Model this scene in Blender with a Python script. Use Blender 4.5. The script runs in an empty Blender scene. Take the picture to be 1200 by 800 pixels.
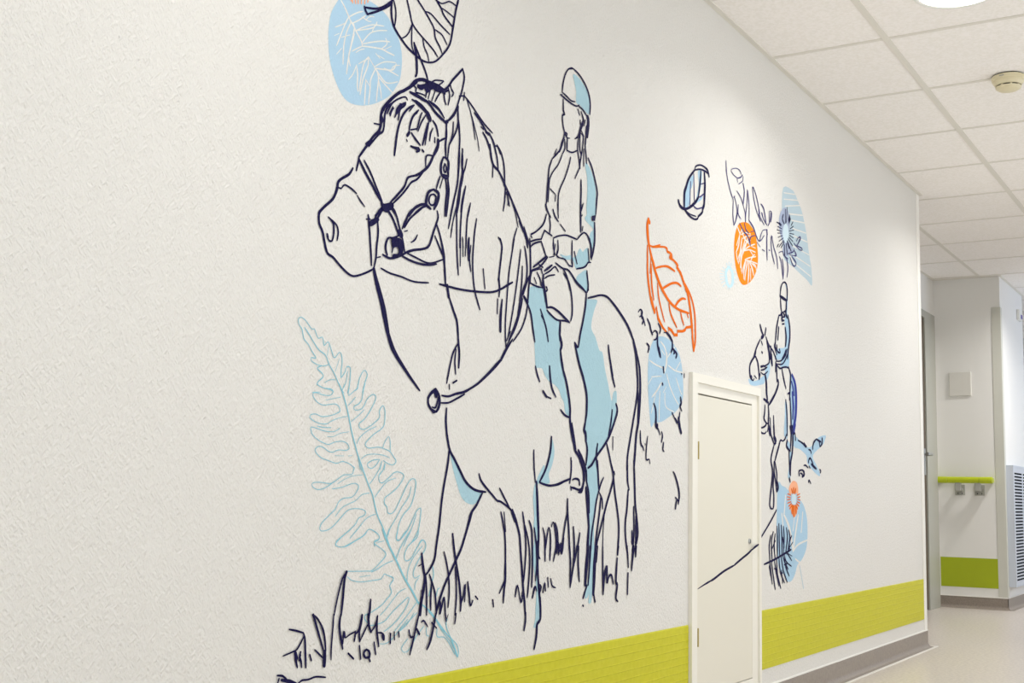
# Hospital corridor with a line-drawn riding mural on a textured wall.
# World: X runs along the corridor, Y points into the mural wall (wall face at Y = 0), Z up, metres.
import bpy, bmesh, math, random
from mathutils import Vector, Matrix
from mathutils.geometry import tessellate_polygon
C = bpy.context.scene.collection
random.seed(4)

# ------------------------------------------------------------------ materials
def srgb(r, g, b):
    f = lambda c: (c/255/12.92) if c/255 <= .04045 else ((c/255+.055)/1.055)**2.4
    return (f(r), f(g), f(b), 1)

def mat(name, col, rough=.6, spec=.3, metal=0, emit=None, es=0):
    m = bpy.data.materials.new(name); m.use_nodes = True
    b = m.node_tree.nodes['Principled BSDF']
    b.inputs['Base Color'].default_value = col
    b.inputs['Roughness'].default_value = rough
    b.inputs['Specular IOR Level'].default_value = spec
    b.inputs['Metallic'].default_value = metal
    if emit:
        b.inputs['Emission Color'].default_value = emit
        b.inputs['Emission Strength'].default_value = es
    return m

def add_bump(m, kind, strength=.5, dist=.001):
    nt = m.node_tree; N = nt.nodes; Lk = nt.links
    b = N['Principled BSDF']
    geo = N.new('ShaderNodeNewGeometry')
    bump = N.new('ShaderNodeBump'); bump.inputs['Strength'].default_value = strength
    bump.inputs['Distance'].default_value = dist
    if kind == 'weave':           # painted glass-fibre wallcovering: crossing diagonal threads with grain
        n1 = N.new('ShaderNodeTexNoise'); n1.inputs['Scale'].default_value = 1; n1.inputs['Detail'].default_value = 2
        n2 = N.new('ShaderNodeTexNoise'); n2.inputs['Scale'].default_value = 1; n2.inputs['Detail'].default_value = 2
        for n, ang in ((n1, 38), (n2, -38)):
            mp = N.new('ShaderNodeMapping'); mp.vector_type = 'TEXTURE'
            mp.inputs['Rotation'].default_value = (0, math.radians(ang), 0)
            mp.inputs['Scale'].default_value = (.0048, .0048, .013)
            Lk.new(geo.outputs['Position'], mp.inputs['Vector']); Lk.new(mp.outputs[0], n.inputs['Vector'])
        mx = N.new('ShaderNodeMath'); mx.operation = 'MAXIMUM'
        Lk.new(n1.outputs['Fac'], mx.inputs[0]); Lk.new(n2.outputs['Fac'], mx.inputs[1])
        Lk.new(mx.outputs[0], bump.inputs['Height'])
    elif kind == 'speckle':
        n1 = N.new('ShaderNodeTexNoise'); n1.inputs['Scale'].default_value = 260; n1.inputs['Detail'].default_value = 3
        Lk.new(geo.outputs['Position'], n1.inputs['Vector'])
        Lk.new(n1.outputs['Fac'], bump.inputs['Height'])
    Lk.new(bump.outputs[0], b.inputs['Normal'])
    return m

def add_mottle(m, c2, scale, detail=4, lo=.4, hi=.6, stretch=None):
    nt = m.node_tree; N = nt.nodes; Lk = nt.links
    b = N['Principled BSDF']; c1 = tuple(b.inputs['Base Color'].default_value)
    geo = N.new('ShaderNodeNewGeometry')
    n = N.new('ShaderNodeTexNoise'); n.inputs['Scale'].default_value = scale; n.inputs['Detail'].default_value = detail
    src = geo.outputs['Position']
    if stretch:
        mp = N.new('ShaderNodeMapping'); mp.inputs['Scale'].default_value = stretch
        Lk.new(src, mp.inputs['Vector']); src = mp.outputs[0]
    Lk.new(src, n.inputs['Vector'])
    r = N.new('ShaderNodeValToRGB'); r.color_ramp.elements[0].position = lo; r.color_ramp.elements[1].position = hi
    r.color_ramp.elements[0].color = c1; r.color_ramp.elements[1].color = c2
    Lk.new(n.outputs['Fac'], r.inputs['Fac']); Lk.new(r.outputs['Color'], b.inputs['Base Color'])
    return m

WALLC = srgb(229, 227, 222)
WB = 1.0
M = {}
M['wall'] = add_bump(mat('painted_wallcovering', WALLC, .55, .35), 'weave', WB, .0045)
M['wall_far'] = add_bump(mat('painted_wall_far', srgb(235, 234, 230), .6, .3), 'weave', .4, .0008)
M['wall_plain'] = mat('painted_wall_plain', srgb(236, 233, 226), .6, .3)
def ink(name, c, rough=.6):
    return add_bump(mat(name, c, rough, .12), 'weave', WB*.8, .003)
M['navy'] = ink('navy_ink', srgb(15, 11, 64))
M['violet'] = ink('thin_violet_ink', srgb(70, 66, 118))
M['blue'] = ink('pale_blue_paint', srgb(170, 205, 217))
M['blue_soft'] = ink('soft_blue_paint', srgb(172, 204, 226))
M['blue_grey'] = ink('grey_blue_paint', srgb(186, 206, 216))
M['blue_leg'] = ink('bright_blue_paint', srgb(150, 196, 214))
M['slate'] = ink('slate_blue_paint', srgb(166, 178, 202))
M['ice'] = ink('ice_blue_paint', srgb(206, 226, 236))
M['fern'] = ink('fern_blue_ink', srgb(140, 200, 216))
M['cyan'] = ink('faint_cyan_ink', srgb(196, 228, 240))
M['orange'] = ink('orange_ink', srgb(230, 108, 4))
M['amber'] = ink('amber_paint', srgb(250, 140, 14))
M['peach'] = ink('peach_paint', srgb(246, 178, 140))
M['tail_blue'] = ink('royal_blue_ink', srgb(48, 62, 150))
M['lime'] = add_mottle(mat('lime_wall_protection', srgb(200, 196, 22), .5, .4), srgb(204, 200, 32), 60, 2)
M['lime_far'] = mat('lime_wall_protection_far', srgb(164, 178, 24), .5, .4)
M['lime_rail'] = mat('lime_handrail_vinyl', srgb(186, 200, 30), .35, .5)
M['white_trim'] = mat('white_gloss_trim', srgb(244, 242, 236), .35, .5)
M['door_paint'] = mat('cream_door_paint', srgb(230, 226, 211), .4, .45)
M['frame_paint'] = mat('white_frame_paint', srgb(240, 237, 226), .4, .45)
M['gap'] = mat('dark_gap', srgb(40, 42, 40), .9, .1)
M['brass'] = mat('brass_hinge', srgb(176, 160, 96), .35, .5, .6)
M['steel'] = mat('brushed_steel', srgb(170, 172, 172), .35, .5, .8)
M['tile'] = add_bump(add_mottle(mat('mineral_ceiling_tile', srgb(251, 247, 243), .9, .1), srgb(244, 240, 234), 90, 5), 'speckle', .25, .001)
M['tbar'] = mat('ceiling_grid_metal', srgb(226, 222, 212), .5, .3)
M['floor'] = add_mottle(mat('linoleum_floor', srgb(222, 213, 203), .28, .5), srgb(202, 193, 184), 70, 6, .38, .62)
M['skirt'] = add_mottle(mat('linoleum_skirting', srgb(152, 141, 130), .35, .5), srgb(138, 128, 119), 110, 5, .35, .65)
M['grey_casing'] = mat('grey_door_casing', srgb(176, 176, 166), .45, .4)
M['guard_grey'] = mat('grey_corner_guard', srgb(206, 206, 196), .4, .4)
M['wood'] = mat('brown_door', srgb(92, 78, 62), .5, .4)
M['dark_door'] = mat('slate_door', srgb(84, 88, 104), .5, .4)
M['grille'] = mat('pale_grille_enamel', srgb(196, 203, 214), .4, .5)
M['void'] = mat('grille_interior', srgb(36, 42, 52), .9, .1)
M['plastic'] = mat('ivory_plastic', srgb(224, 214, 180), .4, .5)
M['plastic_white'] = mat('white_plastic', srgb(236, 236, 230), .35, .5)
M['plate'] = mat('painted_cover_plate', srgb(222, 220, 213), .45, .4)
M['bracket'] = mat('grey_bracket', srgb(168, 168, 160), .4, .4)
M['lamp'] = mat('lit_diffuser', srgb(255, 250, 240), .5, .2, 0, (1, .97, .91, 1), 4)
M['led'] = mat('purple_lens', srgb(120, 110, 190), .3, .5)

# ------------------------------------------------------------------ helpers
def link(name, bm, m, parent=None, smooth=False):
    me = bpy.data.meshes.new(name); bm.to_mesh(me); bm.free()
    me.materials.append(m)
    if smooth:
        for p in me.polygons: p.use_smooth = True
    o = bpy.data.objects.new(name, me); C.objects.link(o)
    if parent: o.parent = parent
    return o

def thing(name, label, cat, loc=(0, 0, 0), group=None):
    o = bpy.data.objects.new(name, None); C.objects.link(o)
    o.location = loc; o.empty_display_size = .1
    o['label'] = label; o['category'] = cat
    if group: o['group'] = group
    bpy.context.view_layer.update()
    return o

def local(o):                       # shift a child so world-space verts stay put under a moved parent
    if o.parent:
        o.matrix_parent_inverse = Matrix.Translation(-Vector(o.parent.location))
        g = o.parent.parent
        if g: o.matrix_parent_inverse = Matrix.Identity(4)
    return o

def box(bm, x0, x1, y0, y1, z0, z1, bev=0):
    r = bmesh.ops.create_cube(bm, size=1)
    vs = r['verts']
    for v in vs:
        v.co = Vector(((x0+x1)/2+v.co.x*(x1-x0), (y0+y1)/2+v.co.y*(y1-y0), (z0+z1)/2+v.co.z*(z1-z0)))
    if bev:
        es = {e for v in vs for e in v.link_edges}
        bmesh.ops.bevel(bm, geom=list(es), offset=bev, segments=2, affect='EDGES', profile=.5)

def part(name, boxes, m, parent=None, bev=0):
    bm = bmesh.new()
    for b in boxes: box(bm, *b, bev=bev)
    o = link(name, bm, m, parent)
    if parent: local(o)
    return o

def struct(name, boxes, m, bev=0):
    o = part(name, boxes, m, None, bev); o['kind'] = 'structure'; return o

def extrude_profile(bm, prof, a, b, axis='x'):
    """prof: closed list of (u, z); axis 'x' runs along X with u = Y, axis 'y' runs along Y with u = X"""
    rings = []
    for t in (a, b):
        rings.append([bm.verts.new((t, u, z) if axis == 'x' else (u, t, z)) for u, z in prof])
    n = len(prof)
    for i in range(n):
        bm.faces.new((rings[0][i], rings[0][(i+1) % n], rings[1][(i+1) % n], rings[1][i]))
    bm.faces.new(rings[0]); bm.faces.new(rings[1][::-1])
    bmesh.ops.recalc_face_normals(bm, faces=bm.faces)

def lathe(bm, prof, c, seg=48):
    rings = []
    for r, z in prof:
        if r < 1e-6: rings.append([bm.verts.new((c[0], c[1], c[2]+z))])
        else: rings.append([bm.verts.new((c[0]+r*math.cos(2*math.pi*i/seg), c[1]+r*math.sin(2*math.pi*i/seg), c[2]+z)) for i in range(seg)])
    for a, b in zip(rings, rings[1:]):
        for i in range(seg):
            j = (i+1) % seg
            if len(a) == 1 and len(b) == 1: continue
            if len(a) == 1: bm.faces.new((a[0], b[i], b[j]))
            elif len(b) == 1: bm.faces.new((a[i], a[j], b[0]))
            else: bm.faces.new((a[i], a[j], b[j], b[i]))
    bmesh.ops.recalc_face_normals(bm, faces=bm.faces)

# ------------------------------------------------------------------ dimensions
H = 2.306            # ceiling height
XE = 6.450           # end of the mural wall
XF = 9.034           # face of the pier beyond the side bay
YR = .50             # back of the side bay
YW = .05             # wall plane beyond the pier
XG = 9.98            # end of that wall
YO = -2.05           # opposite corridor wall
X0 = -2.6            # corridor start behind the camera
XL = 12.6            # corridor end

# ------------------------------------------------------------------ room shell
struct('floor', [(X0, XL, YO-.1, 1.3, -.1, 0)], M['floor'])
struct('ceiling', [(X0, XL, YO-.1, 1.3, H, H+.1)], M['tile'])
# mural wall with an opening behind the service hatch
HX0, HX1, HZ1 = 3.466, 4.036, 1.07
struct('wall_left', [(X0, HX0, 0, .13, 0, H), (HX1, XE, 0, .13, 0, H), (HX0, HX1, 0, .13, HZ1, H), (HX0, HX1, .045, .13, 0, HZ1)], M['wall'])
struct('wall_bay', [(XE-.05, 13, YR, YR+.1, 0, H), (XE-.05, XE, .13, YR, 0, H)], M['wall_far'])
struct('wall_pier', [(XF, XG, YW, YR, 0, H)], M['wall_far'])
struct('wall_back', [(X0-.1, X0, YO-.1, .13, 0, H)], M['wall_plain'])
struct('wall_end', [(XL, XL+.1, YO-.1, 1.3, 0, H)], M['wall_plain'])
WINS = [(-2.2, -.3, .25, 2.2), (.1, 2.0, .25, 2.2), (2.4, 4.3, .25, 2.2), (4.7, 6.6, .25, 2.2), (9.5, 11.2, .95, 2.1)]
WX0, WX1, WZ0, WZ1 = WINS[-1]
WR = []; px = X0
for a, b, z0, z1 in WINS:
    WR += [(px, a, YO-.1, YO, 0, H), (a, b, YO-.1, YO, 0, z0), (a, b, YO-.1, YO, z1, H)]; px = b
WR.append((px, XL, YO-.1, YO, 0, H))
struct('wall_right', WR, M['wall_plain'])
mg = bpy.data.materials.new('window_glass'); mg.use_nodes = True
nt = mg.node_tree; nt.nodes.remove(nt.nodes['Principled BSDF'])
tr = nt.nodes.new('ShaderNodeBsdfTransparent'); gl = nt.nodes.new('ShaderNodeBsdfGlossy'); gl.inputs['Roughness'].default_value = .02
mix = nt.nodes.new('ShaderNodeMixShader'); mix.inputs[0].default_value = .06
nt.links.new(tr.outputs[0], mix.inputs[1]); nt.links.new(gl.outputs[0], mix.inputs[2])
nt.links.new(mix.outputs[0], nt.nodes['Material Output'].inputs[0])
for i, (a, b, z0, z1) in enumerate(WINS):      # unseen windows; all but the far one are added for soft even light
    fr = [(a, b, YO-.08, YO-.03, z0, z0+.05), (a, b, YO-.08, YO-.03, z1-.05, z1)]
    fr += [(x, x+.05, YO-.08, YO-.03, z0+.05, z1-.05) for x in (a, (a+b)/2-.025, b-.05)]
    win = struct('window_%d' % (i+1), fr, M['white_trim'])
    part('pane', [(a+.05, b-.05, YO-.058, YO-.052, z0+.05, z1-.05)], mg, win)

# suspended ceiling grid: 600 mm module, 24 mm bars
G = []
GX0, GY0 = 4.1717-.6*11, -.424
y = GY0+1.2
ys = [GY0+.6*k for k in range(-2, 3)]
for yy in ys:
    xa = X0 if yy < 0 else XE
    G.append((xa, XL, yy-.012, yy+.012, H-.003, H+.001))
k = 0
while GX0+.6*k < XL:
    xx = GX0+.6*k
    if xx > X0:
        G.append((xx-.0095, xx+.0095, YO, (0 if xx < XE else YR), H-.0022, H+.001))
    k += 1
struct('trim_1', G, M['tbar'])
# wall angle where the ceiling meets the walls
A = .018
struct('trim_2', [(X0, XE, -A, 0, H-.004, H+.001), (XE, XE+A, -A, YR, H-.004, H+.001), (XE+A, XF-A, YR-A, YR, H-.004, H+.001), (XF-A, XF, YW-A, YR, H-.004, H+.001), (XF, XG, YW-A, YW, H-.004, H+.001), (X0, XL, YO, YO+A, H-.004, H+.001)], M['tbar'])

# coved skirting
def skirt_profile(wall, sgn):
    """wall: coordinate of the wall face; sgn: direction that points into the room"""
    R_ = .022; t = .004; p = [(wall, 0), (wall, .078), (wall+sgn*t*.6, .078), (wall+sgn*t, .075)]
    for i in range(0, 9):
        a = math.pi/2*i/8
        p.append((wall+sgn*(t+R_-R_*math.cos(a)), R_-R_*math.sin(a)+.0012))
    p.append((wall+sgn*(t+R_+.012), .0006)); p.append((wall+sgn*(t+R_+.012), 0))
    return p
def skirting(name, runs):
    bm = bmesh.new()
    for wall, sgn, a, b, ax in runs: extrude_profile(bm, skirt_profile(wall, sgn), a, b, ax)
    o = link(name, bm, M['skirt']); o['kind'] = 'structure'; return o
skirting('baseboard_left', [(0, -1, X0, XE+.004, 'x'), (XE, 1, -.004, YR, 'y')])
skirting('baseboard_pier', [(XF, -1, YW-.004, YR, 'y'), (YW, -1, XF-.004, XG, 'x')])
skirting('baseboard_right', [(YO, 1, X0, XL, 'x')])
# white sealing bead on top of the skirting
struct('trim_3', [(X0, XE+.006, -.006, 0, .078, .0845), (XE, XE+.006, 0, YR, .078, .0845)], M['white_trim'], .0012)
struct('trim_4', [(XF-.006, XF, YW-.006, YR, .078, .085), (XF-.006, XG, YW-.006, YW, .078, .085)], M['white_trim'], .0012)
# added pale strip imitating the highlight the cove reflects at the floor
struct('cove_highlight', [(X0, XE+.03, -.046, -.034, 0, .0022), (XE+.03, XE+.042, -.046, YR, 0, .0022)], M['white_trim'])

# corner guards
def guard(name, label, boxes, m):
    o = part(name, boxes, m, None, .0006); o['label'] = label; o['category'] = 'corner guard'; return o
guard('corner_guard', 'white full-height corner guard on the right end of the mural wall', [(XE-.055, XE+.003, -.003, 0, .085, H-.005), (XE, XE+.003, 0, .055, .085, H-.005)], M['white_trim'])
guard('corner_guard', 'pale grey corner guard on the pier behind the green handrail', [(XF-.003, XF, YW-.003, YW+.058, .086, 2.085), (XF, XF+.055, YW-.003, YW, .086, 2.085)], M['guard_grey'])

# lime wall protection
def protection(name, label, x0, x1):
    z0, z1 = .1375, .3340
    n = 9; pr = [(0, z0), (-.0024, z0), ]
    for i in range(1, n):
        z = z0+(z1-z0)*i/n
        pr += [(-.0024, z-.0016), (-.0038, z-.0004), (-.0038, z+.0004), (-.0024, z+.0012)]
    pr += [(-.0024, z1-.0035), (-.0010, z1), (0, z1)]
    bm = bmesh.new(); extrude_profile(bm, pr, x0, x1, 'x')
    o = link(name, bm, M['lime']); o['label'] = label; o['category'] = 'wall protection panel'
    return o
protection('wall_protection_panel', 'lime ribbed wall protection strip left of the small hatch door, under the big horse', X0, 3.447)
protection('wall_protection_panel', 'lime ribbed wall protection strip between the hatch door and the white corner guard', 4.055, XE-.056)
o = part('wall_protection_panel', [(XF-.003, XF, .107, .487, .142, .343)], M['lime_far'], None, .0008)
o['label'] = 'small flat green protection panel low on the pier below the handrail'; o['category'] = 'wall protection panel'

# ------------------------------------------------------------------ service hatch in the mural wall
hx0, hx1, hz0, hz1 = 3.450, 4.043, .0855, 1.085
lip = .0125
lipo = struct('door_1', [(hx0, hx0+.04, -lip, .004, hz0, hz1), (hx1-.017, hx1, -lip, .004, hz0, hz1), (hx0+.04, hx1-.017, -lip, .004, hz1-.027, hz1)], M['frame_paint'])
IF = [(hx0+.04, 3.5045, -.0045, .03, hz0, hz1-.027), (3.9755, hx1-.017, -.0045, .03, hz0, hz1-.027), (3.5045, 3.9755, -.0045, .03, 1.0265, hz1-.027), (3.5045, 3.9755, -.0045, .03, hz0, .1215)]
part('inner_frame', IF, M['frame_paint'], lipo)
part('gap_backing', [(3.5045, 3.9755, .028, .032, .1215, 1.0265)], M['gap'], lipo)
leaf = part('door_leaf', [(3.5055, 3.9745, -.0045, .026, .1245, 1.0215)], M['door_paint'], lipo)
for z in (.851, .293):
    bm = bmesh.new()
    box(bm, 3.5035, 3.512, -.0085, -.0040, z-.025, z+.025, bev=.001)
    lathe(bm, [(0, -.027), (.0028, -.027), (.0028, .027), (0, .027)], (3.5045, -.0085, z), 12)
    h = link('hinge', bm, M['brass'], leaf)
bm = bmesh.new(); lathe(bm, [(0, .004), (.008, .004), (.0095, .002), (.0095, 0)], (0, 0, 0), 24)
bmesh.ops.rotate(bm, verts=bm.verts, matrix=Matrix.Rotation(math.radians(90), 3, 'X'))
bmesh.ops.translate(bm, verts=bm.verts, vec=(3.948, -.0045, .568))
lk = link('lock', bm, M['steel'], leaf, True)
part('key_slot', [(3.9468, 3.9492, -.0092, -.0084, .5625, .5735)], M['gap'], None).parent = lk

# ------------------------------------------------------------------ side bay: brown door with wide grey casing
d2 = struct('door_2', [(8.66, 8.965, YR-.022, YR, 0, 2.035), (7.62, 8.66, YR-.022, YR, 1.985, 2.035), (7.57, 7.62, YR-.022, YR, 0, 2.035)], M['grey_casing'], .002)
dl = part('door_leaf', [(7.625, 8.652, YR-.012, YR-.001, .006, 1.98)], M['wood'], d2)
bm = bmesh.new()
box(bm, 8.60, 8.636, YR-.018, YR-.012, .90, 1.08, bev=.003)
box(bm, 8.608, 8.628, YR-.06, YR-.018, 1.03, 1.05, bev=.004)
box(bm, 8.51, 8.628, YR-.068, YR-.052, 1.03, 1.05, bev=.005)
link('door_handle', bm, M['steel'], dl)
# door at the far end, beyond the bluish wall
d3 = struct('door_3', [(10.1, 10.17, YR-.03, YR, 0, 2.1), (11.1, 11.17, YR-.03, YR, 0, 2.1), (10.17, 11.1, YR-.03, YR, 2.03, 2.1)], M['grey_casing'])
part('door_leaf', [(10.17, 11.1, YR-.015, YR-.001, .005, 2.03)], M['dark_door'], d3)

# cover plate on the pier
o = part('cover_plate', [(XF-.011, XF, .253, .401, 1.466, 1.636)], M['plate'], None, .003)
o['label'] = 'blank pale cover plate on the pier above the green handrail'; o['category'] = 'cover plate'

# handrail on the pier
hr = thing('handrail', 'short lime green handrail on two grey brackets on the pier', 'handrail', (XF, .30, .875))
def rail(y0, y1, r=.021, cx=8.966, cz=.877):
    bm = bmesh.new(); seg = 24; rings = []
    for y in (y0, y1):
        rings.append([bm.verts.new((cx+.8*r*math.cos(2*math.pi*i/seg), y, cz+r*1.05*math.sin(2*math.pi*i/seg))) for i in range(seg)])
    for i in range(seg):
        bm.faces.new((rings[0][i], rings[0][(i+1) % seg], rings[1][(i+1) % seg], rings[1][i]))
    bm.faces.new(rings[0]); bm.faces.new(rings[1][::-1]); bmesh.ops.recalc_face_normals(bm, faces=bm.faces)
    return bm
local(link('rail', rail(.205, .417), M['lime_rail'], hr, False))
for a, b, e in ((.419, .486, 1), (.118, .203, -1)):
    bm = rail(a, b, .0215)
    # the end cap turns back to the wall
    yy = b if e > 0 else a
    box(bm, 8.966, XF, yy-.034 if e > 0 else yy, yy if e > 0 else yy+.034, .860, .894, bev=.006)
    c = link('end_cap', bm, M['lime_rail'], hr); local(c)
for yy in (.345, .215):
    bm = bmesh.new()
    box(bm, XF-.006, XF, yy-.033, yy+.033, .772, .845, bev=.002)
    box(bm, 8.985, XF-.006, yy-.02, yy+.02, .800, .822, bev=.003)
    box(bm, 8.955, 8.985, yy-.02, yy+.02, .800, .858, bev=.004)
    bb = link('bracket', bm, M['bracket'], hr); local(bb)
    bm = bmesh.new()
    for dy in (-.014, .014):
        lathe(bm, [(0, .0015), (.004, .0015), (.004, 0)], (dy, 0, 0), 10)
    bmesh.ops.rotate(bm, verts=bm.verts, matrix=Matrix.Rotation(math.radians(-90), 3, 'Y'))
    for v in bm.verts: v.co = Vector((XF-.0055+v.co.x, yy+v.co.z, .785+v.co.y))
    sc = link('screw', bm, M['void'], hr); sc.parent = bb

# louvred convector on the bluish wall
gx0, gx1, gz0, gz1, gy0, gy1 = 9.078, 9.93, .155, .985, .0, YW
gr = thing('wall_convector', 'pale louvred metal grille box low on the bluish wall at the right edge', 'convector', (gx0, YW, gz0))
B = [(gx0, gx0+.012, gy0, gy1, gz0, gz1), (gx1-.012, gx1, gy0, gy1, gz0, gz1), (gx0+.012, gx1-.012, gy0, gy1, gz1-.012, gz1), (gx0+.012, gx1-.012, gy0, gy1, gz0, gz0+.012)]
local(part('casing', B, M['grille'], gr))
S = []
cols = [(gx0+.045, gx0+.36), (gx0+.40, gx0+.76)]
n = 34; p0, p1 = gz0+.03, gz1-.05
S.append((gx0+.012, gx1-.012, gy0+.001, gy0+.003, gz0+.012, p0))
S.append((gx0+.012, gx1-.012, gy0+.001, gy0+.003, p1, gz1-.012))
S += [(gx0+.012, cols[0][0], gy0+.001, gy0+.003, p0, p1), (cols[0][1], cols[1][0], gy0+.001, gy0+.003, p0, p1), (cols[1][1], gx1-.012, gy0+.001, gy0+.003, p0, p1)]
st = (p1-p0)/n
for i in range(n):
    for a, b in cols: S.append((a, b, gy0+.001, gy0+.003, p0+i*st, p0+i*st+st*.48))
local(part('louvre_panel', S, M['grille'], gr))
local(part('interior', [(gx0+.012, gx1-.012, gy0+.02, gy0+.024, gz0+.012, gz1-.012)], M['void'], gr))

# small indicator on the bluish wall
ind = thing('wall_indicator', 'tiny white device with a purple lens high on the bluish wall', 'wall device', (9.78, YW, 2.12))
local(part('housing', [(9.72, 9.83, YW-.022, YW, 2.085, 2.165)], M['plastic_white'], ind, .004))
local(part('lens', [(9.775, 9.815, YW-.028, YW-.0215, 2.10, 2.13)], M['led'], ind, .002))

# ------------------------------------------------------------------ ceiling fittings
def downlight(x, y, label, seen):
    t = thing('ceiling_downlight', label, 'ceiling light', (x, y, H), 'round downlights along the corridor')
    bm = bmesh.new(); lathe(bm, [(.118, -.001), (.119, -.006), (.131, -.007), (.136, -.004), (.137, 0)], (0, 0, 0), 64)
    link('trim_ring', bm, M['plastic_white'], t, True)
    bm = bmesh.new(); lathe(bm, [(0, -.010), (.07, -.0095), (.119, -.0045)], (0, 0, 0), 64)
    link('diffuser', bm, M['lamp'], t, True)
    return t
LX = [-.928, 1.472, 3.872, 6.272, 8.672, 11.072]
names = {3.872: 'round lit downlight in a ceiling tile at the top edge, above the hatch door'}
for x in LX:
    downlight(x, -.724, names.get(x, 'round lit downlight in the ceiling, outside the photograph, at %.1f metres along the corridor' % (x+2.6)), x == 3.872)
    ld = bpy.data.lights.new('downlight_beam', 'AREA'); ld.shape = 'DISK'; ld.size = .22
    ld.energy = {-.928: 5, 1.472: 4.2, 6.272: 7.2, 8.672: 17}.get(x, 6.5)
    ld.color = (1, .985, .965); ld.spread = math.radians(150)
    lo = bpy.data.objects.new('downlight_beam', ld); C.objects.link(lo); lo.location = (x, -.724, H-.02)

sd = thing('smoke_detector', 'round ivory smoke detector under the ceiling at the right edge', 'smoke detector', (4.765, -.724, H))
bm = bmesh.new(); lathe(bm, [(0, -.004), (.054, -.004), (.054, 0)], (0, 0, 0), 48); link('mounting_base', bm, M['gap'], sd)
bm = bmesh.new(); lathe(bm, [(.058, -.004), (.060, -.006), (.059, -.019), (.056, -.021), (.050, -.0215)], (0, 0, 0), 48); link('base_ring', bm, M['plastic'], sd, False)
bm = bmesh.new(); lathe(bm, [(.0555, -.0212), (.054, -.028), (.047, -.038), (.044, -.039)], (0, 0, 0), 48); link('upper_housing', bm, M['plastic'], sd, False)
bm = bmesh.new(); lathe(bm, [(.038, -.038), (.038, -.0445)], (0, 0, 0), 48); link('sensing_gap', bm, M['gap'], sd)
for i in range(8):
    bm = bmesh.new(); a = 2*math.pi*(i+.5)/8
    for v in bmesh.ops.create_cube(bm, size=1)['verts']:
        v.co = Vector((v.co.x*.006+.042, v.co.y*.006, v.co.z*.008-.0412)); v.co.rotate(Matrix.Rotation(a, 3, 'Z'))
    link('rib', bm, M['plastic'], sd)
bm = bmesh.new(); lathe(bm, [(.046, -.0435), (.045, -.048), (.034, -.055), (0, -.058)], (0, 0, 0), 48); link('sensor_cap', bm, M['plastic'], sd, True)
bm = bmesh.new(); box(bm, -.0606, -.0594, .005, .022, -.0145, -.0115); link('type_mark', bm, M['bracket'], sd)

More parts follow.
